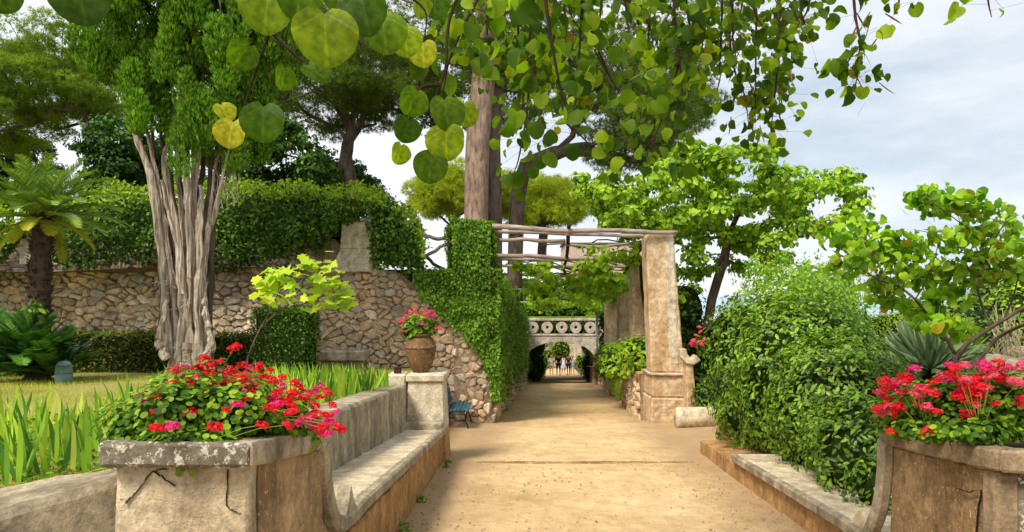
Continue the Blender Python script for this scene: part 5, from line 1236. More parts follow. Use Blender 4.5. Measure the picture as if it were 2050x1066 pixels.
# grey-green garden light
tgl = thing('garden_light', 'grey green capsule-shaped garden light standing on the lawn beside the cycads', 'garden light', (W(128, 757, 11.6)[0], 11.6, LZ(11.6)))
c0 = np.array((W(128, 757, 11.6)[0], 11.6, LZ(11.6)-.06))
V, Fc = lathe(c0, [(.08, 0), (.115, .03), (.13, .12), (.13, .22)], 20); obj('light_base', V, Fc, M['lamp'], tgl, smooth=True)
V, Fc = lathe(c0+(0, 0, .222), [(.137, 0), (.137, .02), (.128, .03), (.125, .11), (.105, .16), (.07, .19), (.02, .20)], 20); obj('light_cap', V, Fc, M['lamp'], tgl, smooth=True)

# ---------------------------------------------------------------- clipped hedges on the lawn
def boxhedge(label, x0, x1, y0, y1, z0, z1, n, mat, size=.06, name='clipped_hedge'):
    t = thing(name, label, 'hedge', ((x0+x1)/2, (y0+y1)/2, z0)); As = []
    mb = MB(); mb.add(*bx(x0+.06, x1-.06, y0+.06, y1-.06, z0-.1, z1-.07, cell=.5, amp=.03)); mb.build('shade_core', M['core'], t)
    a1 = (x1-x0)*(z1-z0); a2 = (x1-x0)*(y1-y0); a3 = (y1-y0)*(z1-z0)*2; tt = a1+a2+a3
    for ar, f_, nn_ in ((a1, lambda m: np.stack([rng.uniform(x0, x1, m), np.full(m, y0), rng.uniform(z0, z1, m)], 1), (0, -1., 0)),
                      (a2, lambda m: np.stack([rng.uniform(x0, x1, m), rng.uniform(y0, y1, m), np.full(m, z1)], 1), (0, 0, 1.)),
                      (a3/2, lambda m: np.stack([np.full(m, x0), rng.uniform(y0, y1, m), rng.uniform(z0, z1, m)], 1), (-1., 0, 0)), (a3/2, lambda m: np.stack([np.full(m, x1), rng.uniform(y0, y1, m), rng.uniform(z0, z1, m)], 1), (1., 0, 0))):
        m = int(n*ar/tt); P = f_(m); nn2 = np.array(nn_); P = P+nn2*(rng.random((m, 1))-.6)*.10
        N2 = unit(nn2+.7*rng.normal(size=P.shape)); D2 = unit(rng.normal(size=P.shape)); As.append((P, D2, N2, size*(.6+.8*rng.random(m))))
    leaves('diamond', cat(*As), mat, t); return t
hz = LZ(14.4)
xa_ = lambda p, Y: (p-CX)*Y/F
boxhedge('long clipped low hedge in front of the rubble wall, left of the cypress trunk', xa_(85, 14.4), xa_(335, 14.4), 14.3, 15.0, hz-.05, .80, 4200, M['low'])
boxhedge('short clipped low hedge in front of the rubble wall, right of the cypress trunk', xa_(420, 14.4), xa_(520, 14.4), 14.3, 15.0, hz-.05, .77, 1700, M['low'])
boxhedge('tall clipped hedge block behind the lime sapling', xa_(512, 14.2), xa_(618, 14.2), 14.0, 15.0, hz-.1, 1.30, 3800, M['hedge'])

# lime green sapling
Ys = 8.3
tsp = thing('maple_sapling', 'thin sapling with large lime green lobed leaves in front of the wall', 'sapling', (W(497, 720, Ys)[0], Ys, LZ(Ys)))
mb = MB(); b0 = W(492, 735, Ys)
br = [([(492, 738), (500, 705), (520, 660), (543, 620), (556, 590)], .014, .007), ([(520, 660), (545, 635), (580, 610), (620, 600), (660, 590), (680, 575)], .010, .004), ([(543, 620), (535, 590), (525, 560)], .007, .003),
      ([(556, 590), (580, 560), (610, 535), (640, 520)], .007, .003), ([(580, 610), (600, 580), (640, 560), (672, 552)], .006, .003), ([(556, 590), (560, 560), (555, 545)], .005, .003), ([(620, 600), (650, 605), (680, 600)], .005, .003)]
P = []
for pts, r0, r1 in br:
    q_ = spline(pxline(pts, Ys), 4); mb.add(*tube(q_, np.linspace(r0, r1, len(q_)), 5)); P += [q_[int(len(q_)*f)] for f in (.45, .6, .72, .82, .9, .97)] if pts[0][1] < 700 else [q_[-2]]
mb.build('trunk', M['twig'], tsp, smooth=True)
P = np.array(P); P = np.repeat(P, 4, axis=0)+rng.normal(size=(len(P)*4, 3))*np.array((.075, .09, .05))
leaves('maple', (P, unit(rng.normal(size=P.shape)*np.array((1, .7, .35))+np.array((.1, -.2, -.25))), unit(np.array((0, -.55, 1.))+.35*rng.normal(size=P.shape)), .145*(.6+.7*rng.random(len(P)))), M['maple'], tsp, parts=300)

# ---------------------------------------------------------------- irises and grass
gI = 'clumps of sword-leaved iris in the left bed'
def iris(x, y, n, h, label, spread=.10, z=None):
    z = LZ(y)-.02 if z is None else z; t = thing('iris_clump', label, 'iris', (x, y, z), gI)
    P = np.array((x, y, z))+rng.normal(size=(n, 3))*np.array((spread, spread*.8, 0)); a = rng.normal(size=n)*.25; l_ = rng.normal(size=n)*.2
    D = unit(np.stack([np.sin(a)*1.0, l_, np.ones(n)], 1)); Nn = unit(np.stack([rng.normal(size=n)*.5, -np.ones(n), rng.normal(size=n)*.1], 1))
    leaves('blade', (P, D, Nn, h*(.6+.5*rng.random(n))), M['iris'], t, 'leaf', parts=n)
def irisl(desc): return 'iris clump '+desc
near = [(20, 930, 3.75, .40, 'nearest the lower left corner, beside the low wall'), (75, 905, 3.9, .42, 'second from the left edge in the near bed'), (35, 850, 4.8, .45, 'behind the two clumps at the left edge'),
        (110, 890, 4.3, .36, 'with blades fanned wide near the left edge'), (150, 915, 4.0, .42, 'with a broad dark blade left of the plinth'), (180, 880, 4.5, .38, 'just left of the coping corner'), (225, 860, 4.9, .38, 'behind the coping corner'),
        (90, 830, 5.4, .36, 'in the second row of the near bed'), (155, 830, 5.6, .34, 'in the second row, right half'), (210, 820, 6.2, .32, 'low in the third row'), (255, 800, 6.8, .42, 'behind the left end of the red flowers'),
        (300, 785, 7.2, .42, 'rising behind the red flowers at their left'), (325, 775, 7.7, .42, 'farthest of the near bed, below the cypress'), (0, 800, 6.0, .36, 'at the left edge in the third row'), (50, 800, 6.4, .32, 'small, in the third row by the left edge')]
for px, py, Y, h, lab in near: iris(xa_(px, Y), Y, 12, h*1.08, irisl(lab), .08)
k = 0
words = ['first', 'second', 'third', 'fourth', 'fifth', 'sixth', 'seventh', 'eighth', 'ninth', 'tenth', 'eleventh']
for r_, (Y, p0, p1, nn_, dn) in enumerate(((7.3, 520, 600, 4, 'front'), (8.1, 525, 665, 7, 'second'), (9.0, 530, 730, 10, 'third'), (9.8, 560, 765, 11, 'back'))):
    for j in range(nn_):
        px = p0+(p1-p0)*j/(nn_-1); iris(xa_(px+rng.normal()*4, Y), Y+rng.normal()*.12, 15, .46-.01*r_, irisl(words[j]+' from the left in the '+dn+' row behind the stone bench'), .12)
# grass
def blades(xr, yr, n, h, zf, tpl='grass', dens=None):
    x = rng.uniform(*xr, n); y = rng.uniform(*yr, n); z = zf(x, y); P = np.stack([x, y, z-.01], 1)
    if dens is not None:
        k_ = dens(x, y); P = P[k_]
    n = len(P); D = unit(np.array((0, 0, 1.))+.45*rng.normal(size=(n, 3))); Nn = rdir(n)
    return P, D, Nn, h*(.5+rng.random(n))
lz = lambda x, y: .80-.057*y+.0
tl_ = None
V, Fc = emit('grass', *cat(blades((-4.6, -1.9), (3.0, 8.0), 30000, .055, lz), blades((-1.9, -1.85), (4, 10), 500, .1, lz)))
tag(obj('grass', V, Fc, M['grass'], None, kind='stuff'), 'lush green grass and clover between the irises in the left bed', 'grass')
V, Fc = emit('grass', *blades((-11, -1.9), (8.0, 14.5), 42000, .06, lz)); tag(obj('grass', V, Fc, M['drygrass'], None, kind='stuff'), 'short dry yellowish lawn between the iris bed and the clipped hedges', 'grass')
Cl = blob((0, 0, 0), (1, 1, 1), 6000, .035); P = np.stack([rng.uniform(-4.4, -1.9, 6000), rng.uniform(3.0, 7, 6000), np.zeros(6000)], 1); P[:, 2] = lz(0, P[:, 1])+rng.random(6000)*.06
V, Fc = emit('round', P, rdir(6000), unit(np.array((0, 0, 1.))+.4*rng.normal(size=(6000, 3))), .028*(.6+.8*rng.random(6000)))
tag(obj('clover', V, Fc, M['ger'], None, kind='stuff'), 'small round-leaved clover carpeting the soil behind the low grey wall', 'ground cover')
# weeds at the foot of the walls
for px, py, Y, s_, lab in ((832, 1000, 7.6, .07, 'small green weed at the foot of the left bench, middle of the path edge'), (795, 1055, 6.4, .08, 'green weed sprouting at the foot of the left bench near the bottom edge'), (897, 918, 10.3, .07, 'tiny weed where the bench meets the path kerb'), (905, 935, 9.9, .06, 'tiny weed by the path kerb on the left')):
    x = FX+.05 if px < 850 else -.93; t = thing('weed', lab, 'weed', (x, Y, GZ(Y)))
    leaves('oval', blob((x, Y, GZ(Y)+.03), (s_, s_, s_*.6), 46, .05, .3, 1., 0), M['shrub'], t, core if False else 'leaf', parts=0)
t = thing('weed', 'grass tuft growing on the end of the low grey wall by the plinth', 'weed', (-1.62, 2.98, .86))
n_ = 80; leaves('grass', (np.array((-1.66, 3.02, .85))+rng.normal(size=(n_, 3))*np.array((.04, .03, 0)), unit(np.array((0, 0, 1.))+.5*rng.normal(size=(n_, 3))), rdir(n_), .10*(.5+rng.random(n_))), M['grass'], t)

# ---------------------------------------------------------------- geraniums
def petals_mesh():
    V = []; Fc = []
    r2 = np.random.default_rng(3)
    for k in range(64):
        u = unit(r2.normal(size=3)); u[2] = abs(u[2])*.9-.25; c = u*r2.uniform(.5, 1.); s = .36
        X_, D_, N_ = frame(unit(np.cross(u, r2.normal(size=3)))[None], unit(u+.3*r2.normal(size=3))[None]); X_, D_ = X_[0], D_[0]; i = len(V)
        V += [c, c+X_*s*.5+D_*s*.4, c+X_*s*.45+D_*s, c+D_*s*1.1, c-X_*s*.35+D_*s*.9, c-X_*s*.4+D_*s*.35]; Fc.append([i, i+1, i+2, i+3]); Fc.append([i, i+3, i+4, i+5])
    return np.array(V), Fc
PV, PF = petals_mesh(); PM = {}
for k_ in ('red', 'mag', 'pinkp'): me = mk('flower_head', PV, PF); me.materials.append(M[k_]); PM[k_] = me
def geranium(label, mounds, heads, leafsize, base_, hs=.035, stalks=True, cols=('red', 'red', 'mag'), per=1., parts=300, group=None):
    t = thing('geranium', label, 'flowers', base_, group); o0 = np.array(base_, float)
    leaves('round', cat(*[blob(c_, r_, int(n_*per), leafsize, .45, .7, .1) for c_, r_, n_ in mounds]), M['ger'], t, parts=parts)
    mb = MB()
    for c_, r_, n_ in mounds:
        V, Fc = lathe((0, 0, 0), [(math.sin(q)*1., -math.cos(q)) for q in np.linspace(.15, math.pi-.15, 7)], 10); mb.add(V*np.array(r_)*.55+np.array(c_), Fc)
    mb.build('shade_core', M['core'], t); ms = MB()
    for p, colr in heads:
        p = np.array(p); o = bpy.data.objects.new('flower_head', PM[colr]); COL.objects.link(o); o.parent = t; s = hs*rng.uniform(.75, 1.25)
        o.location = p-o0; o.scale = (s, s, s*.8); o.rotation_euler = (rng.normal()*.3, rng.normal()*.3, rng.random()*6.28)
        c_ = min(mounds, key=lambda m: np.linalg.norm(np.array(m[0])-p))[0]; q_ = p*.45+np.array(c_)*.55; ms.add(*tube([q_, (q_+p)/2+(0, 0, .01), p], .0017*hs/.035, 3, cap=False))
    ms.build('flower_stalks', M['stalk'], t, kind='stuff')
hd = []
Hpx = [(345, 770), (365, 755), (390, 742), (410, 722), (425, 735), (440, 745), (455, 770), (470, 700), (480, 760), (500, 740), (515, 745), (530, 760), (545, 765), (560, 775), (585, 790), (600, 780), (610, 800), (625, 790), (640, 800), (655, 790), (665, 815), (672, 830),
       (300, 805), (318, 800), (335, 815), (345, 858), (315, 862), (430, 858), (453, 826), (405, 770), (375, 775), (500, 800), (535, 820), (555, 812), (580, 830), (525, 855), (575, 855), (600, 850), (650, 835), (645, 862), (680, 862), (490, 790), (395, 760), (420, 752), (350, 745), (370, 740), (455, 752), (540, 745), (565, 760),
       (285, 800), (630, 815), (590, 770), (330, 790), (620, 840), (440, 728), (485, 735), (310, 830), (475, 815), (380, 830), (555, 790), (512, 775), (660, 850), (465, 745), (405, 740), (520, 735), (640, 780)]
for i, (px, py) in enumerate(Hpx):
    Y = np.interp(py, [715, 780, 865], [3.45, 3.15, 2.72])+rng.normal()*.03
    if px > 590: Y += .3
    hd.append((W(px, py-4, Y-.06), ('red', 'mag', 'red', 'red')[i % 4]))
for k in range(62):
    px = rng.uniform(310, 668); py = np.interp(px, [300, 430, 560, 680], [790, 735, 770, 840])+rng.uniform(0, 50); hd.append((W(px, py, np.interp(py, [715, 780, 865], [3.4, 3.1, 2.8])+(.3 if px > 590 else 0)), ('red', 'red', 'mag')[k % 3]))
mds = [((-1.58, 3.0, 1.04), (.20, .20, .15), 330), ((-1.40, 2.98, 1.10), (.22, .22, .19), 420), ((-1.20, 3.05, 1.09), (.21, .22, .17), 400), ((-1.10, 3.3, 1.02), (.17, .22, .14), 300), ((-1.45, 3.35, 1.12), (.30, .25, .18), 420), ((-1.30, 2.80, .99), (.25, .12, .09), 260), ((-1.06, 3.50, .93), (.14, .16, .12), 160)]
geranium('big mound of red and magenta geraniums spilling over the left plinth', mds, hd, .025, (-1.4, 3.1, .95), hs=.031, per=2.9)
# right planter
hd = []
Hpx = [(1770, 785), (1785, 775), (1780, 820), (1790, 780), (1775, 800), (1808, 790), (1810, 770), (1830, 742), (1758, 822), (1815, 760), (1885, 755), (1895, 765), (1910, 740), (1920, 765), (1930, 735), (1925, 785), (1940, 788), (1950, 770), (1935, 765), (1970, 735), (1985, 745), (2000, 730), (2005, 745), (2020, 740), (1785, 868), (1858, 868), (1765, 830), (1850, 780), (2010, 765), (2030, 780), (2040, 770), (1975, 740), (1800, 812), (1845, 815), (1760, 790), (1900, 735), (1960, 760), (2000, 760), (2045, 735), (1870, 790), (1795, 830)]
for i, (px, py) in enumerate(Hpx):
    Y = np.interp(px, [1750, 1850, 2050], [4.7, 4.25, 3.95])+rng.normal()*.06+(740-py)*.0-(.35 if py > 855 else 0); hd.append((W(px, py-4, Y-.12), ('red', 'red', 'pinkp', 'mag')[i % 4]))
for k in range(30):
    px = rng.uniform(1770, 2050); py = rng.uniform(748, 830); hd.append((W(px, py, np.interp(px, [1750, 1850, 2050], [4.5, 4.1, 3.8])), ('red', 'red', 'pinkp')[k % 3]))
mds = [(tuple(W(1800, 832, 4.6)), (.20, .22, .16), 330), (tuple(W(1860, 815, 4.4)), (.25, .25, .20), 460), (tuple(W(1930, 810, 4.2)), (.25, .25, .22), 480), (tuple(W(2000, 810, 4.1)), (.25, .25, .21), 480), (tuple(W(2070, 810, 4.0)), (.25, .25, .22), 460), (tuple(W(1850, 860, 4.1)), (.2, .12, .07), 150), (tuple(W(1960, 862, 3.8)), (.3, .12, .07), 200)]
geranium('loose mound of red geraniums on the right plinth', mds, hd, .030, tuple(W(1920, 860, 4.2)), hs=.042, per=2.3)
# urn geraniums
hd = []
for k in range(30):
    a = rng.uniform(0, 2*math.pi); e_ = rng.uniform(-.45, 1.1); r_ = .27; p = uc+(0, -.05, .72)+np.array((math.cos(a)*math.cos(e_)*r_*1.15, math.sin(a)*math.cos(e_)*r_, math.sin(e_)*r_*.85))
    hd.append((p, ('mag', 'pinkp', 'pinkp')[k % 3]))
geranium('ball of pink geraniums growing out of the terracotta urn', [((uc[0], uc[1], uc[2]+.70), (.26, .24, .19), 420), ((uc[0]-.12, uc[1]-.05, uc[2]+.62), (.17, .15, .13), 130)], hd, .065, tuple(uc+(0, 0, .54)), hs=.042, parts=200)
# pink blooms near the scroll parapet
hd = [(W(px, py, 15.5), 'pinkp') for px, py in ((1388, 682), (1394, 672), (1398, 686), (1402, 665), (1386, 690), (1410, 680), (1400, 655), (1404, 690))]
geranium('few pink flowers poking out between the stone scroll and the round shrub', [(tuple(W(1405, 690, 15.7)), (.16, .15, .25), 160)], hd, .07, tuple(W(1405, 720, 15.7)), hs=.07, parts=0)

# ---------------------------------------------------------------- right garden planting
tsh = thing('round_shrub', 'large rounded glossy green shrub crowding over the right stone bench', 'shrub', (4.1, 9.3, RZ(4, 9)))
bl = [((4.35, 11.0, .55), (1.35, 1.1, 1.55), 7000, .085, .8, .4), ((3.9, 9.4, .45), (.98, 1.0, 1.35), 7000, .08, .8, .4), ((4.4, 9.8, .5), (.9, 1.0, 1.1), 2800, .075, .8, .4), ((3.72, 8.0, .25), (.78, .9, .95), 5600, .07, .8, .4), ((3.45, 6.8, .02), (.55, .75, .72), 4000, .065, .8, .4), ((3.75, 8.2, .30), (.62, .8, .8), 3000, .07, .8, .4), ((3.3, 5.95, -.10), (.38, .5, .42), 1500, .06, .8, .4), ((3.75, 10.4, -.2), (.75, .9, .55), 2200, .075, .8)]
A = cat(*[blob(*b_) for b_ in bl]); P = A[0]
P = P+np.array([np.array(noise.noise_vector(Vector(p*2.4))) for p in P])*.22; A = (P,)+A[1:]
ok = P[:, 0] > 2.62+(P[:, 1]-4.8)*.073+.06*rng.normal(size=len(P)); ok &= P[:, 2] > -.087*P[:, 1]+.30; A = sub(A, ok); P = A[0]
hi = (A[2][:, 2]+.35*rng.normal(size=len(P)) > .75)&(P[:, 2] > .9+.4*rng.normal(size=len(P)))  # paler leaf material picked for high leaves that face upward
leaves('oval', sub(A, ~hi), M['shrub'], tsh, parts=300); leaves('oval', sub(A, hi), M['shrub_top'], tsh, stuff_name='upper_foliage')
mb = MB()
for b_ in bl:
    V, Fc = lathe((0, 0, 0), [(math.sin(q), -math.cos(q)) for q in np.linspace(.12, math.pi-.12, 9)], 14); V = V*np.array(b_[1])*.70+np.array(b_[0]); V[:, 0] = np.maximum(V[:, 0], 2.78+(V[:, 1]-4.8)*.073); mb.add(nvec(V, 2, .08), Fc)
mb.build('shade_core', M['core'], tsh)
# upright young shoots on top
As = []
for k in range(150):
    bb = bl[int(rng.integers(0, 3))]; a = rng.uniform(0, 2*math.pi); q = rng.random()**.5*.8; p = np.array((bb[0][0]+bb[1][0]*q*math.cos(a), bb[0][1]+bb[1][1]*q*math.sin(a), bb[0][2]+bb[1][2]*math.sqrt(1-q*q)*.97))
    n_ = 12; f = rng.random(n_)*.30; P = p+np.stack([rng.normal(size=n_)*.02, rng.normal(size=n_)*.02, f], 1); D = unit(np.stack([rng.normal(size=n_), rng.normal(size=n_), np.full(n_, .9)], 1)); As.append((P, D, unit(rdir(n_)+(0, 0, .6)), np.full(n_, .07)))
leaves('oval', cat(*As), M['shrub_top'], tsh, stuff_name='young_shoots')

# right small judas tree
Yj = 6.6
tj = thing('judas_tree', 'small open tree with round leaves and bare forked branches at the right edge', 'tree', W(1915, 760, Yj))
brs = [([(1915, 790), (1913, 745), (1912, 710)], .030, .026), ([(1912, 710), (1890, 670), (1858, 632), (1832, 600), (1800, 575), (1760, 560), (1720, 535), (1690, 500)], .018, .005), ([(1915, 720), (1935, 690), (1970, 665), (2010, 640), (2060, 610)], .022, .016),
       ([(1935, 745), (1965, 715), (2000, 675), (2060, 645)], .020, .015), ([(1985, 655), (1965, 610), (1955, 560), (1960, 515), (1940, 460), (1930, 400)], .012, .004), ([(1832, 600), (1850, 570), (1870, 520), (1880, 480)], .008, .003),
       ([(1955, 560), (1980, 500), (2010, 450), (2040, 430)], .008, .003), ([(1940, 460), (1900, 430), (1860, 400), (1845, 375)], .006, .003), ([(1760, 560), (1740, 510), (1720, 460), (1700, 435)], .006, .003), ([(1960, 515), (1910, 500), (1870, 470), (1830, 460)], .006, .003), ([(1800, 575), (1790, 520), (1800, 480), (1810, 460)], .006, .003), ([(2010, 640), (2030, 590), (2040, 540)], .010, .004), ([(1890, 670), (1880, 630), (1885, 600)], .007, .003)]
mb = MB(); P = []
for i, (pts, r0, r1) in enumerate(brs):
    dy = rng.normal(size=len(pts))*.08*np.arange(len(pts)) if i else np.zeros(len(pts)); dy = np.clip(dy, -.5, .6)
    q_ = spline(pxline(pts, Yj, dy), 5); mb.add(*tube(q_, np.linspace(r0, r1, len(q_)), 6))
mb.build('trunk', M['twig'], tj, smooth=True)
lumps = [(1690, 470, 40, 30), (1720, 450, 45, 30), (1740, 500, 50, 30), (1790, 480, 45, 30), (1800, 530, 50, 32), (1840, 500, 50, 32), (1770, 570, 45, 25), (1850, 560, 45, 30), (1900, 530, 50, 30), (1855, 385, 25, 18), (1875, 410, 35, 20), (1920, 400, 25, 16), (1960, 420, 30, 20), (1950, 470, 50, 30),
         (2010, 450, 35, 25), (2035, 490, 40, 35), (1990, 520, 50, 35), (1900, 580, 45, 25), (1830, 610, 40, 20), (1900, 470, 45, 28), (1700, 520, 35, 22), (1960, 540, 50, 25), (2040, 540, 40, 30), (1880, 640, 30, 18), (1915, 660, 30, 18), (1775, 500, 30, 30), (1870, 610, 35, 20), (1780, 600, 30, 14)]
As = [blob(W(a, b_, Yj+rng.normal()*.25), (rw*Yj/F*1.2, .34, rh*Yj/F*1.2), 54, .085, .2, .5, .5) for a, b_, rw, rh in lumps]
A = cat(*As); yl = rng.random(len(A[0])) < .07; sel = rng.integers(0, 3, len(A[0]))
for q, tp_ in enumerate(('heart_a', 'heart_b', 'heart_c')): leaves(tp_, sub(A, (~yl)&(sel == q)), M['judas'], tj, parts=86); leaves('heart', sub(A, yl), M['judas_y'], tj, name='yellow_leaf', parts=40, stuff_name='yellow_foliage')
pods = []
for a, b_, rw, rh in lumps[:18:2]:
    c0 = W(a, b_+5, Yj-.15); n_ = 16; pods.append((c0+rng.normal(size=(n_, 3))*np.array((.09, .06, .05)), unit(np.array((.3, -.2, -1.))+.5*rng.normal(size=(n_, 3))), rdir(n_), np.full(n_, .085)))
V, Fc = emit('blade', *cat(*pods)); obj('seed_pods', V, Fc, M['pod'], tj, kind='stuff')
# spiky blue-green plant
ca = W(1862, 745, 9.2)
tag_ = thing('desert_spoon', 'spiky ball of stiff blue green blades behind the right geraniums', 'spiky plant', ca)
n_ = 420; u = rdir(n_); u[:, 2] = np.abs(u[:, 2])*1.1-.12; u[:, 1] *= .8; u = unit(u)
leaves('blade', (np.array(ca)+u*.04, u, unit(rdir(n_)), np.full(n_, .74)*(.8+.3*rng.random(n_))), M['agave'], tag_, parts=300, stuff_name='inner_blades')
V, Fc = lathe(ca-(0, 0, .5), [(.12, 0), (.14, .25), (.12, .5), (.05, .56)], 12); obj('stump', V, Fc, M['palm_bark'], tag_)
ca2 = W(1975, 775, 7.0)
t = thing('spiky_rosette', 'low rosette of thin grey green blades between the rock and the geraniums', 'spiky plant', ca2)
n_ = 110; u = rdir(n_); u[:, 2] = np.abs(u[:, 2])+.2; u = unit(u); leaves('blade', (np.array(ca2)+u*.02, u, rdir(n_), .30*(.7+.5*rng.random(n_))), M['agave'], t, parts=110)
# rocks
def rock(px0, px1, py0, py1, Y, lab, seed):
    c_ = (W(px0, py0, Y)+W(px1, py1, Y))/2; r_ = abs(W(px1, py1, Y)-W(px0, py0, Y))/2; r_[1] = r_[0]*.8
    V, Fc = lathe((0, 0, 0), [(math.sin(q)**.7, -math.cos(q)*.9) for q in np.linspace(.08, math.pi-.08, 14)], 22); V = V*r_+c_+(0, 0, 0)
    V = nvec(V, 2.2, .22*float(r_[0]), seed); V = nvec(V, 7, .05*float(r_[0]), seed)
    tag(obj('boulder', V, Fc, M['rock'], None), lab, 'rock')
rock(1960, 2110, 705, 800, 7.8, 'large tan boulder behind the right geraniums at the right edge', 3.)
rock(1905, 1985, 735, 800, 7.4, 'smaller flat tan rock at the foot of the open tree', 8.)
rock(2010, 2080, 690, 730, 8.6, 'weathered rock behind the large boulder at the right edge', 5.)
# dry twigs
t = thing('dry_bush', 'tangle of dry tan stems above the boulder at the right edge', 'dry plant', W(2020, 720, 8.4)); mb = MB()
for k in range(34):
    p = W(rng.uniform(1990, 2060), 725, 8.4); q_ = p+np.array((rng.normal()*.12, rng.normal()*.15, rng.uniform(.25, .75))); mb.add(*tube(wob(p, q_, 5, .12, k), .006, 3))
mb.build('dry_stems', M['cone'], t, kind='stuff')
# background greenery on the right
foliage_thing('clipped_hedge', 'bright green smooth rounded hedge in front of the sea', 'hedge', W(1800, 680, 20), [(tuple(W(1770, 655, 20)), (.9, .7, .42), 1400, .07, .8), (tuple(W(1810, 650, 20.3)), (.9, .7, .45), 1400, .07, .8), (tuple(W(1860, 645, 20.6)), (.9, .7, .45), 1400, .07, .8)], M['hedge_top'])
foliage_thing('garden_bush', 'dark green bush behind the spiky plant on the right', 'bush', W(1930, 740, 12), [(tuple(W(1930, 660, 12)), (.75, .6, .7), 1300, .09, .6), (tuple(W(1985, 690, 11)), (.5, .5, .5), 700, .09, .6)], M['shrub'])
foliage_thing('garden_bush', 'green bush at the right edge beyond the open tree', 'bush', W(2040, 700, 12), [(tuple(W(2040, 650, 12)), (.8, .6, .7), 1300, .10, .6), (tuple(W(2080, 600, 13)), (.8, .6, .7), 900, .10, .6)], M['mid'])
foliage_thing('garden_bush', 'dark leafy bush filling the view between the rocks and the spiky plant', 'bush', W(1960, 740, 10), [(tuple(W(1950, 735, 9.6)), (.6, .4, .35), 900, .08, .6), (tuple(W(1830, 745, 10.8)), (.7, .4, .4), 1000, .08, .6), (tuple(W(2060, 720, 10.5)), (.5, .4, .4), 700, .08, .6)], M['shrub'])
foliage_thing('garden_bush', 'low yellow green bush under the fork of the open tree', 'bush', W(1900, 700, 10.5), [(tuple(W(1895, 665, 11.5)), (.35, .4, .35), 380, .10, .5)], M['vine'])
foliage_thing('far_tree', 'hazy dark green treetop on the right horizon', 'tree', W(2000, 640, 30), [(tuple(W(1990, 600, 30)), (1.5, 1.2, 1.), 1200, .16, .5), (tuple(W(2050, 585, 30)), (1.6, 1.2, 1.2), 1200, .16, .5)], M['pine_d'])
foliage_thing('tall_shrub', 'pale shoots of a shrub against the sky right of the light green tree', 'shrub', W(1660, 560, 14), [(tuple(W(1640, 560, 14)), (1.1, .6, .5), 900, .10, .4)], M['mid'], core=False)
foliage_thing('garden_bush', 'leafy bush behind the round shrub toward the sea', 'bush', W(1700, 700, 15), [(tuple(W(1660, 665, 15)), (.8, .7, .7), 1300, .10, .6)], M['shrub'])
foliage_thing('garden_bush', 'dark bush in the corner between the fallen column drum and the round shrub', 'bush', (4.7, 13.3, GZ(13)), [((4.75, 13.4, -.55), (.65, .8, .75), 1500, .09, .7), ((5.6, 14.5, -.3), (.8, .8, .9), 1300, .10, .7), ((4.42, 15.7, -.75), (.40, .35, .62), 900, .08, .7)], M['hedge'])
# hydrangeas on the low wall
foliage_thing('hydrangea', 'leafy hydrangea on the low wall just behind the nearest right pillar', 'shrub', (3.55, 18.6, GZ(18)+1.2), [((3.35, 18.6, .02), (.6, 1.0, .55), 900, .15, .6, .8), ((3.05, 20.6, -.35), (.5, 1.2, .6), 700, .15, .6, .8)], M['mid'], 'oval', parts=200)
foliage_thing('hydrangea', 'leafy hydrangea on the low wall halfway to the bridge', 'shrub', (3.6, 25.5, GZ(25)+1.2), [((3.65, 24.0, -.75), (.5, 1.5, .6), 800, .16, .6, .8), ((3.85, 27.5, -1.0), (.6, 1.5, .7), 900, .16, .6, .8)], M['shrub'], 'oval')
foliage_thing('hydrangea', 'farthest dark hydrangea on the low wall near the arch', 'shrub', (3.9, 32, GZ(32)+1.2), [((4.25, 31, -1.4), (.6, 1.6, .8), 900, .16, .6, .8), ((4.65, 35, -1.7), (.55, 1.6, .9), 800, .16, .6, .8)], M['hedge'], 'oval')
foliage_thing('trailing_plant', 'yellow green trailing plant hanging down the low rubble wall', 'plant', (3.5, 23, GZ(23)), [((RX(22.5)-.05, 22.6, GZ(22.6)+.55), (.28, 1.1, .5), 800, .08, .5), ((RX(25)-.05, 25.2, GZ(25)+.6), (.3, 1.2, .5), 600, .08, .5)], M['vine'], core=False)
foliage_thing('ivy_column', 'dark ivy column behind the farthest right pillar beside the bridge', 'climbing plant', (5.0, 36.5, GZ(36)), [((5.0, 37, GZ(37)+z_2), (.55, .6, .8), 500, .13, .6) for z_2 in (1.2, 2.3, 3.4, 4.2)], M['hedge'])
for side_, lab in ((0, 'left'), (1, 'right')):
    pass
n_ = 500; ys_ = 12+24*rng.random(n_); lft = rng.random(n_) < .6
xs2 = np.where(lft, -.47+(ys_-16.3)*.055+.05+.1*rng.random(n_), 3.05+.083*(ys_-16.3)-.05-.12*rng.random(n_)); kk_ = ys_ > 16.8
P = np.stack([xs2, ys_, -.087*ys_], 1)[kk_]
V, Fc = emit('grass', P, unit(np.array((0, 0, 1.))+.5*rng.normal(size=P.shape)), rdir(len(P)), .12*(.5+rng.random(len(P))))
tag(obj('edge_weeds', V, Fc, M['grass'], None, kind='stuff'), 'thin weeds along both edges of the sandy path beyond the pillars', 'weeds')
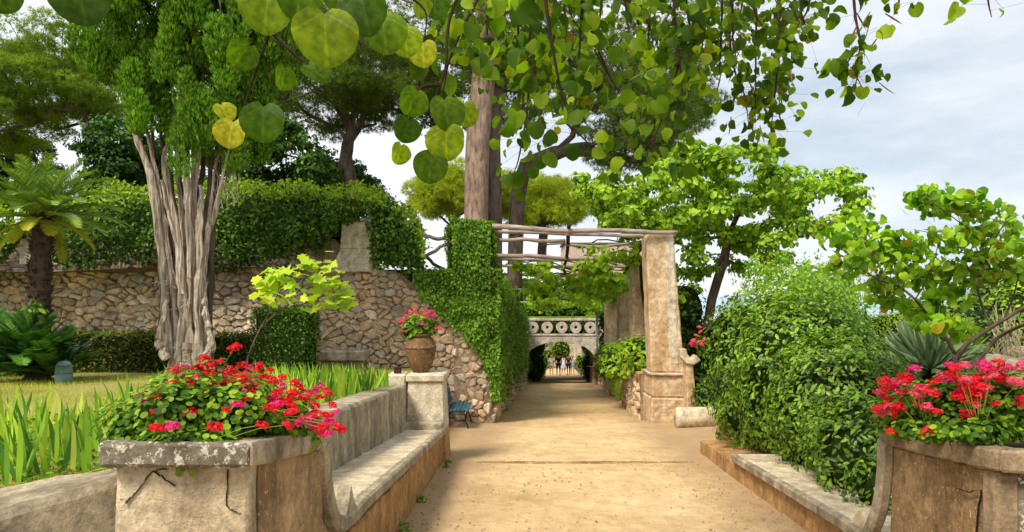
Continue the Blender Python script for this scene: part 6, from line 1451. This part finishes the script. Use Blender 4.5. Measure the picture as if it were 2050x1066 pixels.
# litter and pebbles on the path
n_ = 1900; x = rng.uniform(-1, 3.1, n_); y = 4+16*rng.random(n_)**1.2; e_ = np.where(rng.random(n_) < .5, -.98+rng.exponential(.16, n_), rx(y)-.03-rng.exponential(.22, n_)); x = np.where((rng.random(n_) < .75)&(y < 10.3), e_, x)
P = np.stack([x, y, -.087*y+.012+np.array([und(a, b_, .018) for a, b_ in zip(x, y)])], 1)
V, Fc = emit('oval', P, unit(rng.normal(size=P.shape)*np.array((1, 1, .1))), unit(np.array((0, 0, 1.))+.25*rng.normal(size=P.shape)), .028*(.4+.9*rng.random(n_)))
tag(obj('leaf_litter', V, Fc, M['dry'], None, kind='stuff'), 'dry brown leaves scattered on the sandy path, thickest along the walls', 'leaf litter')
n_ = 7000; x = rng.uniform(-1, 3.2, n_); y = 4.5+12*rng.random(n_); kp = np.array([noise.noise(Vector((a*1.1, b_*.9, 5))) for a, b_ in zip(x, y)])+.25*rng.normal(size=n_)+.22*np.abs(x-1.0) > .25; x = x[kp]; y = y[kp]; n_ = len(x); s_ = .003+.012*rng.random(n_)**3; Vp = []
oc = np.array([(1, 0, 0), (0, 1, 0), (-1, 0, 0), (0, -1, 0), (0, 0, .8), (0, 0, -.8)]); of = np.array([(0, 1, 4), (1, 2, 4), (2, 3, 4), (3, 0, 4), (1, 0, 5), (2, 1, 5), (3, 2, 5), (0, 3, 5)])
c0 = np.stack([x, y, -.087*y+.004+np.array([und(a, b_, .018) for a, b_ in zip(x, y)])], 1)
V = (c0[:, None]+oc[None]*s_[:, None, None]*(.7+.6*rng.random((n_, 6, 1)))).reshape(-1, 3); Fc = (of[None]+(np.arange(n_)*6)[:, None, None]).reshape(-1, 3)
tag(obj('pebbles', V, Fc, M['gravel'], None, kind='stuff'), 'tiny pale pebbles strewn over the sandy path', 'pebbles')

# ---------------------------------------------------------------- the tree overhanging the camera
tov = thing('judas_tree', 'overhanging tree with round leaves and hanging branches across the top of the picture', 'tree', (3.6, .6, .2))
trunk = [np.array(p) for p in ((3.6, .6, -.2), (3.55, .7, 1.2), (3.4, .9, 2.4), (3.1, 1.2, 3.4), (2.7, 1.6, 4.2))]
tops = np.array([(-2.2, 2.2, 3.6), (-1.6, 3.0, 4.0), (-1.0, 1.6, 3.5), (-.6, 2.6, 4.0), (-.2, 3.6, 4.3), (.2, 2.6, 4.1), (.5, 3.6, 4.3), (1.0, 3.8, 4.4), (1.4, 3.6, 4.3), (1.8, 4.2, 4.5), (2.3, 3.8, 4.3), (2.9, 3.6, 4.2), (1.2, 2.2, 4.0), (0, 1.6, 3.7), (-.9, 1.0, 3.2), (3.6, 3.6, 4.2)])
SP = [  # px polyline, Y, leaf size m, leaves per metre, spread
    ([(985, -60), (955, 0), (925, 60), (900, 120), (888, 180)], 2.3, .085, 60, .08, 0), ([(1085, -60), (1100, 60), (1118, 160), (1135, 240), (1150, 270)], 2.6, .085, 46, .12, 0), ([(1060, -60), (1062, 100), (1055, 220), (1040, 310), (1030, 345)], 3.0, .085, 60, .07, 0),
    ([(1180, -60), (1185, 60), (1215, 140), (1240, 190)], 2.8, .09, 46, .12, 0), ([(1420, -60), (1390, 40), (1365, 110), (1335, 210), (1305, 290), (1285, 330)], 3.4, .088, 66, .11, 0), ([(1465, -60), (1460, 60), (1470, 140), (1490, 190), (1500, 260)], 3.5, .085, 40, .09, 1),
    ([(1560, -60), (1558, 60), (1555, 150), (1548, 220), (1540, 285)], 3.6, .082, 44, .11, 1), ([(1600, -60), (1605, 30), (1620, 60)], 3.6, .082, 50, .12, 0), ([(1705, -60), (1712, 30), (1722, 90), (1712, 140), (1725, 175)], 3.3, .088, 48, .07, 1), ([(1730, 80), (1700, 120), (1685, 150)], 3.3, .085, 40, .05, 0), ([(1975, -60), (1978, 0), (1985, 35)], 3.3, .10, 36, .10, 0), ([(1790, -60), (1800, 0), (1790, 30)], 3.3, .08, 36, .06, 0),
    ([(1250, -60), (1290, 30), (1320, 100)], 3.2, .088, 50, .15, 0), ([(1330, -60), (1350, 20), (1330, 80)], 3.2, .088, 44, .16, 0), ([(1500, -60), (1510, 20), (1530, 60)], 3.4, .085, 44, .16, 0), ([(1130, -60), (1140, 20), (1160, 60)], 3.0, .088, 44, .16, 0), ([(890, -60), (900, 20), (880, 60)], 2.8, .085, 30, .10, 0), ([(1000, -60), (1010, 30), (990, 100)], 2.8, .085, 36, .11, 0), ([(1125, 240), (1160, 270), (1180, 290)], 2.6, .08, 26, .05, 0), ([(1190, 100), (1230, 170), (1255, 195)], 3.1, .088, 30, .08, 0)]
env = ([850, 900, 950, 1050, 1100, 1180, 1250, 1300, 1350, 1400, 1450, 1500, 1550, 1620, 1650], [110, 190, 150, 320, 240, 230, 190, 320, 240, 140, 180, 240, 260, 80, 50])
for k in range(29):
    x0_ = 850+790*(k+rng.random())/29; mxy = float(np.interp(x0_, *env)); ln = mxy*rng.uniform(.35, 1.0); Y_ = rng.uniform(2.8, 4.4); dx_ = rng.normal()*26
    SP.append(([(x0_, -70), (x0_+dx_*.4, ln*.3), (x0_+dx_*.8, ln*.7), (x0_+dx_, ln)], Y_, rng.uniform(.056, .078), 62, rng.uniform(.04, .07), 1 if rng.random() < .15 else 0))
PET = []; mb = MB(); As = []; pd = []
for i, (pts, Y, ls, den, spr, pod) in enumerate(SP):
    ls *= .84; den *= 1.35; tip = W(pts[0][0], pts[0][1], Y); q_ = spline(pxline(pts, Y), 6)
    j = int(np.argmin(np.linalg.norm(tops-tip, axis=1))); top = tops[j]
    if pts[0][1] < 0: conn = spline([top, (top+tip)/2+(0, 0, .15), tip], 4)[:-1]; full = np.concatenate([conn, q_])
    else: full = q_
    mb.add(*tube(full, np.linspace(.010 if pts[0][1] < 0 else .005, .002, len(full)), 5))
    seg_ = np.linalg.norm(np.diff(q_, axis=0), axis=1); Ltot = seg_.sum(); n_ = int(den*Ltot)
    f = rng.random(n_)*(len(q_)-1.01); i0 = f.astype(int); c0 = q_[i0]+(q_[i0+1]-q_[i0])*(f-i0)[:, None]
    off = rng.normal(size=(n_, 3))*spr*np.array((1, 1, .6)); off *= np.minimum(1, 1.7*spr/np.linalg.norm(off, axis=1))[:, None]; P = c0+off; PET.append((c0, P))
    D = unit(off*4*np.array((1, 1, .4))+np.array((0, 0, -.75))+.3*rng.normal(size=(n_, 3))); Nn = unit(rdir(n_)+np.array((0, -.7, .45)))
    As.append((P, D, Nn, ls*(.45+.75*rng.random(n_))))
    if pod:
        n2 = int(34*Ltot); f = rng.random(n2)*(len(q_)-1.01); c0 = q_[f.astype(int)]; pd.append((c0+rng.normal(size=(n2, 3))*.045, unit(np.array((0, 0, -1.))+.5*rng.normal(size=(n2, 3))), rdir(n2), np.full(n2, .095)))
a0 = np.concatenate([a for a, b_ in PET]); a1 = np.concatenate([b_ for a, b_ in PET]); dq = unit(a1-a0); sq = unit(np.cross(dq, np.array((.3, 1, .2))))*.0007; tq = np.cross(dq, sq)
V = np.stack([a0+sq, a0-sq*.5+tq, a0-sq*.5-tq, a1+sq, a1-sq*.5+tq, a1-sq*.5-tq], 1).reshape(-1, 3); Fq = np.array([(0, 1, 4, 3), (1, 2, 5, 4), (2, 0, 3, 5)]); Fc = (Fq[None]+(np.arange(len(a0))*6)[:, None, None]).reshape(-1, 4)
obj('leaf_stalks', V, Fc, M['twig'], tov, kind='stuff')
# leaves along twigs: also loose ones off the main limbs above
for tpt in tops: As.append(blob(tpt, (.55, .5, .25), 60, .085, .1, .8, .4))
A = cat(*As); yl = rng.random(len(A[0])) < .018; sel = rng.integers(0, 3, len(A[0]))
for q, tp_ in enumerate(('heart_a', 'heart_b', 'heart_c')): leaves(tp_, sub(A, (~yl)&(sel == q)), M['judas_d'], tov, parts=90); leaves('heart', sub(A, yl), M['judas_y'], tov, name='yellow_leaf', parts=30, stuff_name='yellow_foliage')
V, Fc = emit('blade', *cat(*pd)); obj('seed_pods', V, Fc, M['pod'], tov, kind='stuff')
# big near leaves, one by one: px, py, width px, Y, droop angle, turn, yellow?
BIG = [(540, -30, 100, 1.25, 185, .2, 0), (648, 10, 125, 1.2, 175, .25, 0), (720, -30, 105, 1.25, 170, -.3, 0), (762, 20, 90, 1.3, 170, .3, 0), (808, 50, 66, 1.35, 172, .1, 0), (848, 78, 58, 1.4, 180, -.2, 1), (612, 125, 60, 1.35, 130, .5, 0), (505, 85, 62, 1.3, 215, .9, 0), (572, 130, 52, 1.35, 185, 1.0, 0),
       (468, 236, 62, 1.3, 190, .1, 1), (528, 202, 84, 1.3, 180, .15, 0), (440, 205, 44, 1.32, 150, .6, 1), (838, 175, 62, 1.5, 200, .7, 0), (822, 232, 56, 1.5, 195, .5, 0), (805, 285, 46, 1.5, 190, .8, 0), (888, 190, 74, 1.5, 170, .4, 0), (895, 245, 78, 1.5, 182, -.2, 0), (865, 300, 68, 1.5, 185, .2, 0), (925, 205, 52, 1.55, 160, -.5, 0),
       (150, -55, 110, 1.3, 165, .3, 0), (20, -40, 70, 1.3, 200, .7, 0), (828, -30, 70, 1.4, 165, 1.0, 0), (868, -20, 60, 1.6, 175, .2, 0), (600, -45, 90, 1.25, 180, .4, 0), (680, -55, 90, 1.3, 170, .2, 0), (300, -55, 60, 1.3, 165, .5, 0)]
P = []; D = []; Nn = []; Sz = []; Yl = []
for px, py, wpx, Y, an, turn, ye in BIG:
    P.append(W(px, py, Y)); a = R(an); d_ = np.array((math.sin(a), -.12, math.cos(a))); D.append(d_); Nn.append(np.array((math.sin(turn), -math.cos(turn), .25))); Sz.append(wpx*Y/F*1.0); Yl.append(ye)
A = (np.array(P), unit(np.array(D)), unit(np.array(Nn)), np.array(Sz)); Yl = np.array(Yl, bool)
def bigleaf():
    V = [(0, .16, 0)]; n_ = 26; rings = 4; Fc = []
    for r_ in range(1, rings+1):
        for k in range(n_):
            a = 2*math.pi*k/n_; x = .52*math.sin(a); y = .5-.5*math.cos(a)
            if k == 0: y += .15
            if k in (1, n_-1): y -= .0
            s = r_/rings; X_ = x*s; Y_ = .16+(y-.16)*s
            V.append((X_, Y_, .26*abs(X_)-.45*(Y_-.4)**2+.10*X_*Y_+.018*math.sin(a*7)*s*s+.02*math.sin(Y_*9+X_*5)))
    for k in range(n_): Fc.append([0, 1+k, 1+(k+1) % n_])
    for r_ in range(rings-1):
        for k in range(n_): a = 1+r_*n_+k; b_ = 1+r_*n_+(k+1) % n_; Fc.append([a, a+n_, b_+n_]); Fc.append([a, b_+n_, b_])
    return np.array(V), np.array(Fc)
TRI['bigleaf'] = bigleaf()
leaves('bigleaf', sub(A, ~Yl), M['judas_d'], tov, name='large_leaf', parts=0, stuff_name='_tmp') if False else None
def bigparts(A, mat, nm):
    v, f = TRI['bigleaf']; me = mk(nm, v, f, smooth=True); me.materials.append(mat); X_, D_, N_ = frame(A[1], A[2]); o0 = org(tov)
    for i in range(len(A[0])):
        o = bpy.data.objects.new(nm, me); COL.objects.link(o); o.parent = tov; m = Matrix.Identity(4)
        for r_ in range(3): m[r_][0] = X_[i][r_]*A[3][i]; m[r_][1] = D_[i][r_]*A[3][i]; m[r_][2] = N_[i][r_]*A[3][i]; m[r_][3] = A[0][i][r_]-o0[r_]
        o.matrix_local = m
bigparts(sub(A, ~Yl), M['big'], 'large_leaf'); bigparts(sub(A, Yl), M['big_y'], 'large_yellow_leaf')
for pts, Y in (([(620, -120), (560, -40), (540, 60), (520, 120), (500, 180), (480, 240)], 1.32), ([(620, -100), (700, -60), (790, -20), (850, 20), (850, 80)], 1.35), ([(940, -60), (900, 40), (893, 130), (880, 180), (870, 240), (868, 300)], 1.52), ([(540, 60), (590, 110), (612, 125)], 1.33), ([(880, 170), (840, 180), (812, 240), (803, 285)], 1.51), ([(200, -120), (150, -60)], 1.3), ([(30, -120), (20, -45)], 1.3)):
    q_ = spline(pxline(pts, Y), 5); 
    if pts[0][1] < 0 and pts[0][1] > -130:
        tip = q_[0]; j = int(np.argmin(np.linalg.norm(tops-tip, axis=1))); q_ = np.concatenate([spline([tops[j], (tops[j]+tip)/2+(0, 0, .1), tip], 4)[:-1], q_])
    mb.add(*tube(q_, np.linspace(.005, .0013, len(q_)), 5))
mb.build('twig', M['darktwig'], tov, smooth=True)
colonize(trunk, .13, tops, .022, M['twig'], tov, 'trunk', .4, .12, .6, 8, .3)
